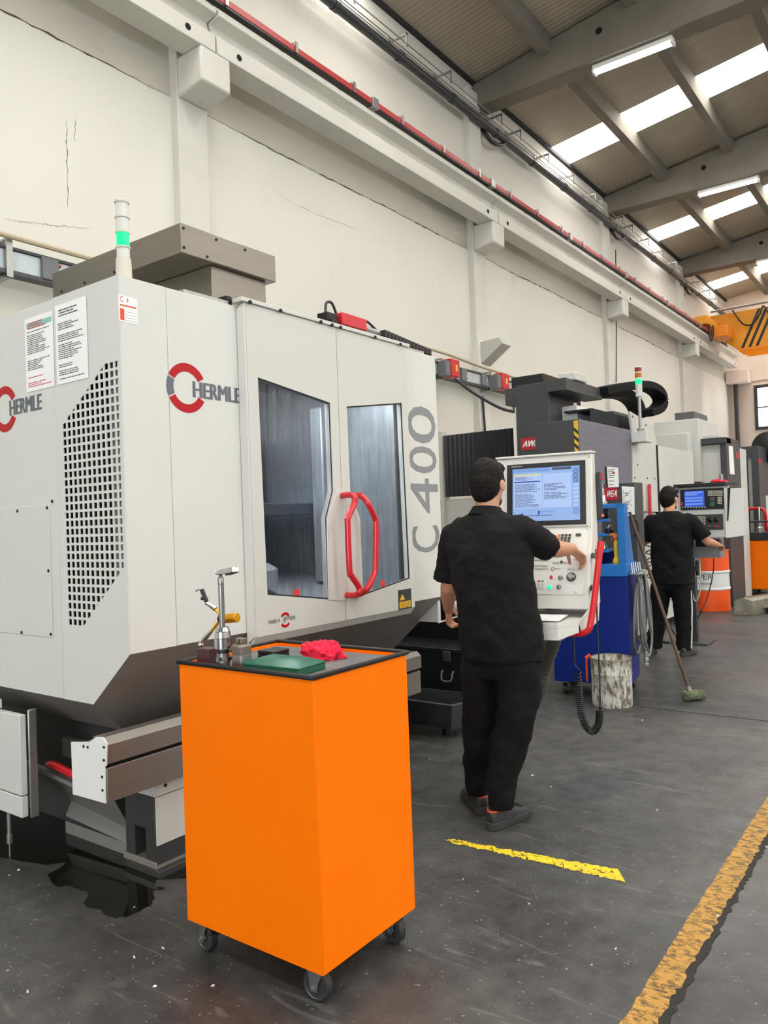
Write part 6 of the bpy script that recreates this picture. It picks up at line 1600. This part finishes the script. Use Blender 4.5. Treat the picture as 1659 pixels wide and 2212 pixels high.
for y0_ in (100, 120, 150, 175, 205): k3box('screen_line', 900, y0_, 900 + (160 if y0_ != 120 else 110), y0_ + 6, .014, .001, m_bl2, scp)
m_cream = M('cream_key', '#cfc9b4', .5)
for r in range(4):
    for c in range(10): k3box('key', 1108 + c * 14, 84 + r * 13, 1108 + c * 14 + 10, 84 + r * 13 + 9, .012, .006, m_cream, scp)
for r in range(5):
    for c in range(3): k3box('key', 1198 + c * 14, 142 + r * 14, 1208 + c * 14, 152 + r * 14, .012, .006, m_cream, scp)
for r in range(3):
    for c in range(3): k3box('key', 1130 + c * 14, 145 + r * 12, 1140 + c * 14, 154 + r * 12, .012, .006, m_grey, scp)
for r in range(3):
    for c in range(3): k3box('key', 1128 + c * 14, 190 + r * 13, 1138 + c * 14, 200 + r * 13, .012, .006, m_grnk, scp)
for c in range(9): k3box('soft_key', 868 + c * 26, 233, 880 + c * 26, 243, .012, .006, m_cream, scp)
k3box('red_switch', 862, 190, 880, 222, .012, .012, m_redk, scp, .002)
op = k3box('operator_unit', 960, 308, 1250, 442, 0, .010, m_dk, cp3, .003)
for r in range(6):
    for c in range(5): k3box('key', 990 + c * 20, 322 + r * 17, 1003 + c * 20, 333 + r * 17, .010, .006, m_cream, op)
for px in (1128, 1186):
    c = k3(*Z6(px, 352)); MB().lathe([(.028, 0), (.028, .006), (.016, .008), (.014, .024), (.012, .025)], (c.x, YK - .010, c.z), (0, -1, 0), 18).build('dial', m_blk, op)
for i, px in enumerate((1108, 1124, 1166, 1182, 1200)): k3box('push_button', px, 404, px + 12, 418, .010, .008, (m_redk, m_grnk)[i % 2], op, .001)
MB().box(A_[0].x + .1, A_[1].x - .25, YK - .22, YK - .004, z_bot - .02, z_bot - .005).build('palm_rest', m_black, cp3, .004)
a_, c_ = k3(1496, 1181, YK - .1), k3(1557, 1205, YK - .1)
MB().box(a_.x, c_.x, YK - .1, YK + .1, c_.z, a_.z).build('drawer_box', M('grey_steel_sheet', '#8d908f', .4, metal=.4), cp3, .004)
MB().box(a_.x + .02, c_.x - .02, YK - .05, YK + .05, a_.z, z_bot - .02).build('drawer_hanger', m_black, cp3)
MB().box(-2.47, -2.37, YK + .12, YK + .22, 0, z_bot).build('panel_post', m_dg, cp3, .004)
MB().box(-2.6, -2.24, YK + .0, YK + .34, 0, .02).build('post_foot', m_dg, cp3, .004)
ped = k3(1510, 1230, YK - .05)
(MB().tube(catmull([k3(1542, 1206, YK), k3(1540, 1240, YK), k3(1528, 1290, YK), k3(1510, 1330, YK), az(1493, 1352, .01), az(1470, 1380, .01)], 6), .006, 6).build('panel_cable', m_black, cp3))
pw = thing('handwheel_pendant', k3(1504, 1230, YK - .1), 'small black handwheel pendant hanging beside the second worker', 'pendant')
a_, c_ = k3(*Z6(985, 730), YK - .1), k3(*Z6(1018, 868), YK - .1)
MB().box(a_.x, c_.x, YK - .1, YK - .04, c_.z, a_.z).build('pendant_body', m_black, pw, .006)
MB().lathe([(.03, 0), (.03, .012), (.01, .014)], ((a_.x + c_.x) / 2, YK - .1, a_.z - .08), (0, -1, 0), 16).build('handwheel', m_dk, pw)
MB().box(a_.x - .02, c_.x + .01, YK - .04, YK - .03, c_.z - .02, a_.z + .05).build('pendant_plate', m_white, pw)
MB().tube(catmull([((a_.x + c_.x) / 2, YK - .07, c_.z), ((a_.x + c_.x) / 2 + .02, YK - .07, c_.z - .15), ((a_.x + c_.x) / 2 - .03, YK - .07, c_.z - .28), ((a_.x + c_.x) / 2 - .08, YK - .02, c_.z - .2)], 6), .007, 8).build('pendant_cord', m_lg, pw)
tag(MB().tube([(-2.03, YK + .02, A_[0].z + .015), (-2.03, YK + .02, A_[0].z + .10)], .02, 14).build('steel_cylinder', m_satin, None), 'small steel cylinder standing on the far control panel hood', 'cylinder')
cl_ = k3(1553, 1043, YK + .05)
cloth('cleaning_cloth', (cl_.x, YK + .05, A_[0].z + .017), .085, .06, .035, m_cloth, 'small pinkish red cloth on top of the far control panel', 8.2, 24)

# ================================================================ FOURTH MACHINE
fm = thing('charcoal_machining_centre', (-3.2, 17, 0), 'charcoal machining centre with open bay cut by the right edge', 'machine')
Y4, X4 = 15.6, None
a_, b__ = ay(1601, 966, Y4), ay(1637, 962, Y4)
X4 = b__.x; zt4 = (a_.z + b__.z) / 2
MB().holed([(a_.x, Y4, 0), (X4, Y4, 0), (X4, Y4, zt4), (a_.x, Y4, zt4)], [[(a_.x + .06, Y4, 1.0), (X4 - .12, Y4, 1.0), (X4 - .12, Y4, zt4 - .2), (a_.x + .06, Y4, zt4 - .2)]], (0, .08, 0)).build('bay_frame', m_dg, fm, .004)
MB().box(X4 - .08, X4, Y4 + .082, 19.5, 0, zt4).build('side_panel', m_dg, fm, .004)
MB().box(X4 - .001, X4 + .012, Y4 + .5, 19.0, .4, 1.7).build('light_panel', m_lg, fm, .003)
MB().box(a_.x - 1.2, X4 - .09, Y4 + .9, 19.5, 0, zt4 - .05).build('body_shell', m_dg, fm)
MB().box(X4 - .2, X4 - .14, Y4 + .1, Y4 + .16, 1.0, zt4 - .2).build('guide_post', m_lg, fm)
MB().box(a_.x + .06, X4 - .1, Y4 + .3, Y4 + .9, .8, 1.35).build('table_block', m_lg, fm, .01)
MB().box(a_.x + .1, X4 - .3, Y4 + .2, Y4 + .8, 1.36, 1.5).build('vice', m_dk, fm, .01)
p_ = [ax(*q, X4 + .003) for q in ((1639, 990), (1646, 992), (1646, 1001), (1639, 1000))]
MB().prism(p_, (-.002, 0, 0)).build('red_badge', m_rplate, fm)
MB().tube(catmull([(a_.x + .02, Y4 - .02, 1.45), (a_.x + .1, Y4 - .12, 1.46), (a_.x + .32, Y4 - .14, 1.46), (a_.x + .38, Y4 - .14, 1.38), (a_.x + .38, Y4 - .05, 1.1), (a_.x + .38, Y4 + .01, 1.05)], 5), .03, 10).build('grab_rail', m_redt, fm)
rl = ay(1645, 963, 16.3)
reel = MB().lathe([(.27, -.12), (.30, -.1), (.30, .1), (.27, .12)], (rl.x + .1, 16.5, zt4 + .02), (0, 1, 0), 24).build('hose_reel', m_blk, fm)

# ================================================================ ORANGE DRUM
dc = V(-3.01, 12.06, 0); dr = .285
m_drum = M('orange_drum_enamel', '#f2591a', .38, var=.05, vscale=4, dirt='#b8431a', dscale=9, damt=.33)
m_band = M('white_drum_band', '#d9d9d8', .4)
dm = thing('oil_drum', dc, 'orange steel drum with white lettered band beside the second worker', 'drum')
def dprof(z0, z1, ribs=()):
    pr = [(dr, z0)]
    for r_ in ribs: pr += [(dr, r_ - .02), (dr + .012, r_ - .008), (dr + .012, r_ + .008), (dr, r_ + .02)]
    return pr + [(dr, z1)]
MB().lathe([(dr - .02, 0), (dr + .006, .002), (dr + .006, .02)] + dprof(.022, .30, ()), dc, n=40).build('drum_lower', m_drum, dm)
MB().lathe(dprof(.30, .585, (.30 + .02, .565)), dc, n=40).build('white_band', m_band, dm)
MB().lathe(dprof(.585, .86, ()) + [(dr + .006, .862), (dr + .006, .88), (dr - .01, .88), (dr - .012, .86), (.01, .858)], dc, n=40).build('drum_upper', m_drum, dm)
def drum_text(body, px, zc, h, w):
    """lettering wrapped round the drum at the bearing of pixel px"""
    uv, fs = text_mesh(body); r0 = ray(px, 1240); a0 = math.atan2(r0.y, r0.x)
    # point of the drum wall hit by this bearing
    d_ = V(r0.x, r0.y, 0).normalized(); oc = V(0, 0, 0) - V(dc.x, dc.y, 0); bq = d_.dot(oc); cq = oc.length_squared - dr * dr
    t_ = -bq - math.sqrt(max(0, bq * bq - cq)); hit = d_ * t_ - V(dc.x, dc.y, 0); th = math.atan2(hit.y, hit.x)
    pts = [dc + V((dr + .002) * math.cos(th + (a - .5) * w / dr), (dr + .002) * math.sin(th + (a - .5) * w / dr), zc + (b - .5) * h) for a, b in uv]
    MB().add(pts, fs).build('drum_lettering', m_dk, dm)
drum_text('PER', 1524, .50, .075, .20); drum_text('chemicals', 1520, .405, .035, .22)
drum_text('PE', 1580, .50, .075, .13); drum_text('indus', 1579, .405, .035, .12)

# ================================================================ SECOND ORANGE CART, SCRAP TRAY
Yc2 = 14.3
a_, b__ = ay(1611, 1168, Yc2), ay(1611, 1280, Yc2)
c2 = thing('workbench_cart', (a_.x + .35, Yc2 + .3, 0), 'orange bench cart with black top tray at the right edge', 'cart')
MB().box(a_.x, a_.x + .75, Yc2, Yc2 + .6, .10, a_.z).build('cart_body', m_or1, c2, .004)
MB().box(a_.x - .02, a_.x + .77, Yc2 - .02, Yc2 + .62, a_.z + .002, a_.z + .13).build('cart_tray', m_bk2, c2, .006)
for k in range(2): MB().lathe([(.015, 0), (.015, .005)], (a_.x + .05, Yc2 - .021, a_.z + .03 + k * .07), (0, -1, 0), 10).build('tray_bolt', m_zinc, c2)
MB().tube([(a_.x, Yc2, a_.z + .32), (a_.x + .75, Yc2, a_.z + .32)], .016, 8).tube([(a_.x, Yc2, a_.z + .12), (a_.x, Yc2, a_.z + .32)], .016, 8).build('tray_rail', m_bk2, c2)
for x in (a_.x + .08, a_.x + .67):
    for y in (Yc2 + .08, Yc2 + .52): caster(c2, x, y, .10, .04, .03, 80)
zt2 = a_.z + .131
vx = a_.x + .18
v_ = thing('tool_holder', (vx, Yc2 + .25, zt2), 'slim steel tool holder upright on the far orange cart', 'tool holder')
MB().lathe([(.05, 0), (.05, .08), (.03, .1), (.03, .18)], (vx, Yc2 + .25, zt2), n=16).build('holder_body', m_satin, v_)
MB().lathe([(.014, .18), (.014, .42), (.008, .44)], (vx, Yc2 + .25, zt2), n=12).build('cutter', m_chrome, v_)
v2 = thing('red_clamp', (vx + .32, Yc2 + .2, zt2), 'red and black clamp lying on the far orange cart', 'clamp')
MB().box(vx + .2, vx + .45, Yc2 + .15, Yc2 + .25, zt2, zt2 + .08).build('clamp_body', m_bk2, v2, .01)
MB().tube(catmull([(vx + .22, Yc2 + .2, zt2 + .081), (vx + .26, Yc2 + .18, zt2 + .15), (vx + .4, Yc2 + .18, zt2 + .17)], 5), .02, 10).build('clamp_handle', m_redt, v2)
rg_ = []
for i in range(2):
    rg_.append([V(a_.x + .42 + .30 * t + .01 * math.sin(t * 30 + i), Yc2 - .045 - .010 * math.sin(t * 22) - .008 * i, a_.z + (.16 if i == 0 else -.03 + .03 * math.sin(t * 9))) for t in [k / 24 for k in range(25)]])
mbz = MB().add(rg_[0] + rg_[1], [(k, k + 1, 26 + k, 25 + k) for k in range(24)])
ob = mbz.build('grey_rag', M('grey_cloth', '#6f7273', .85), None); sd = ob.modifiers.new('thick', 'SOLIDIFY'); sd.thickness = .006
tag(ob, 'grey rag hanging over the black tray of the far cart', 'rag')
sc_ = thing('chip_tray', az(1625, 1328), 'dirty beige sheet-metal chip trays on the floor at the right edge', 'tray')
m_scr = M('dirty_beige_sheet', '#8f897a', .5, metal=.3, var=.25, vscale=6, dirt='#4a3b31', dscale=8, damt=.45)
def sp_(px, py, z=0.): return az(px, py, z)
f0 = az(1586, 1328); e0 = az(1609, 1328)
ln = V(.25, .75, 0)
tp = [(0, 0), (.24, 0), (.24, .20), (.12, .24), (.0, .19)]
MB().prism([f0 + V(x, 0, z) for x, z in tp], ln).build('tray_shell', m_scr, sc_, .004)
MB().prism([f0 + V(.03, .05, .205), f0 + V(.13, .05, .245), f0 + V(.21, .05, .212), f0 + V(.12, .05, .247)], ln * .9).build('tray_channel', M('rusty_brown', '#5d4136', .7), sc_)
MB().prism([f0 + V(.32, .25, .10), f0 + V(.62, .2, .16), f0 + V(1.1, .2, .10), f0 + V(1.1, .2, .08), f0 + V(.62, .2, .13), f0 + V(.32, .25, .07)], (.05, .5, 0)).build('tray_wing', m_scr, sc_, .003)
MB().box(f0.x + .30, f0.x + 1.1, f0.y + .3, f0.y + .8, 0, .07).build('tray_base', m_bk2, sc_)
bx_ = thing('blue_carton', f0 + V(.7, .9, 0), 'dark blue printed carton lying on the scrap tray', 'carton')
MB().obox(f0 + V(.72, .55, .33), V(.24, .05, 0), V(-.02, .10, 0), V(0, 0, .07)).build('carton_body', M('navy_print', '#1f2f6e', .5), bx_, .004)
MB().obox(f0 + V(.72, .447, .33), V(.05, .01, 0), V(0, .001, 0), V(0, 0, .03)).build('carton_print', m_white, bx_)
MB().obox(f0 + V(.72, .55, .21), V(.2, .04, 0), V(-.02, .10, 0), V(0, 0, .048)).build('carton_stack', m_scr, bx_)
tag(MB().tube(catmull([az(1418, 1382, .012), az(1450, 1388, .012), az(1462, 1375, .012), az(1445, 1350, .012), az(1440, 1345, .012)], 8), .010, 8).build('floor_cable', m_pipe, None), 'grey cable curled on the floor behind the second worker', 'cable')
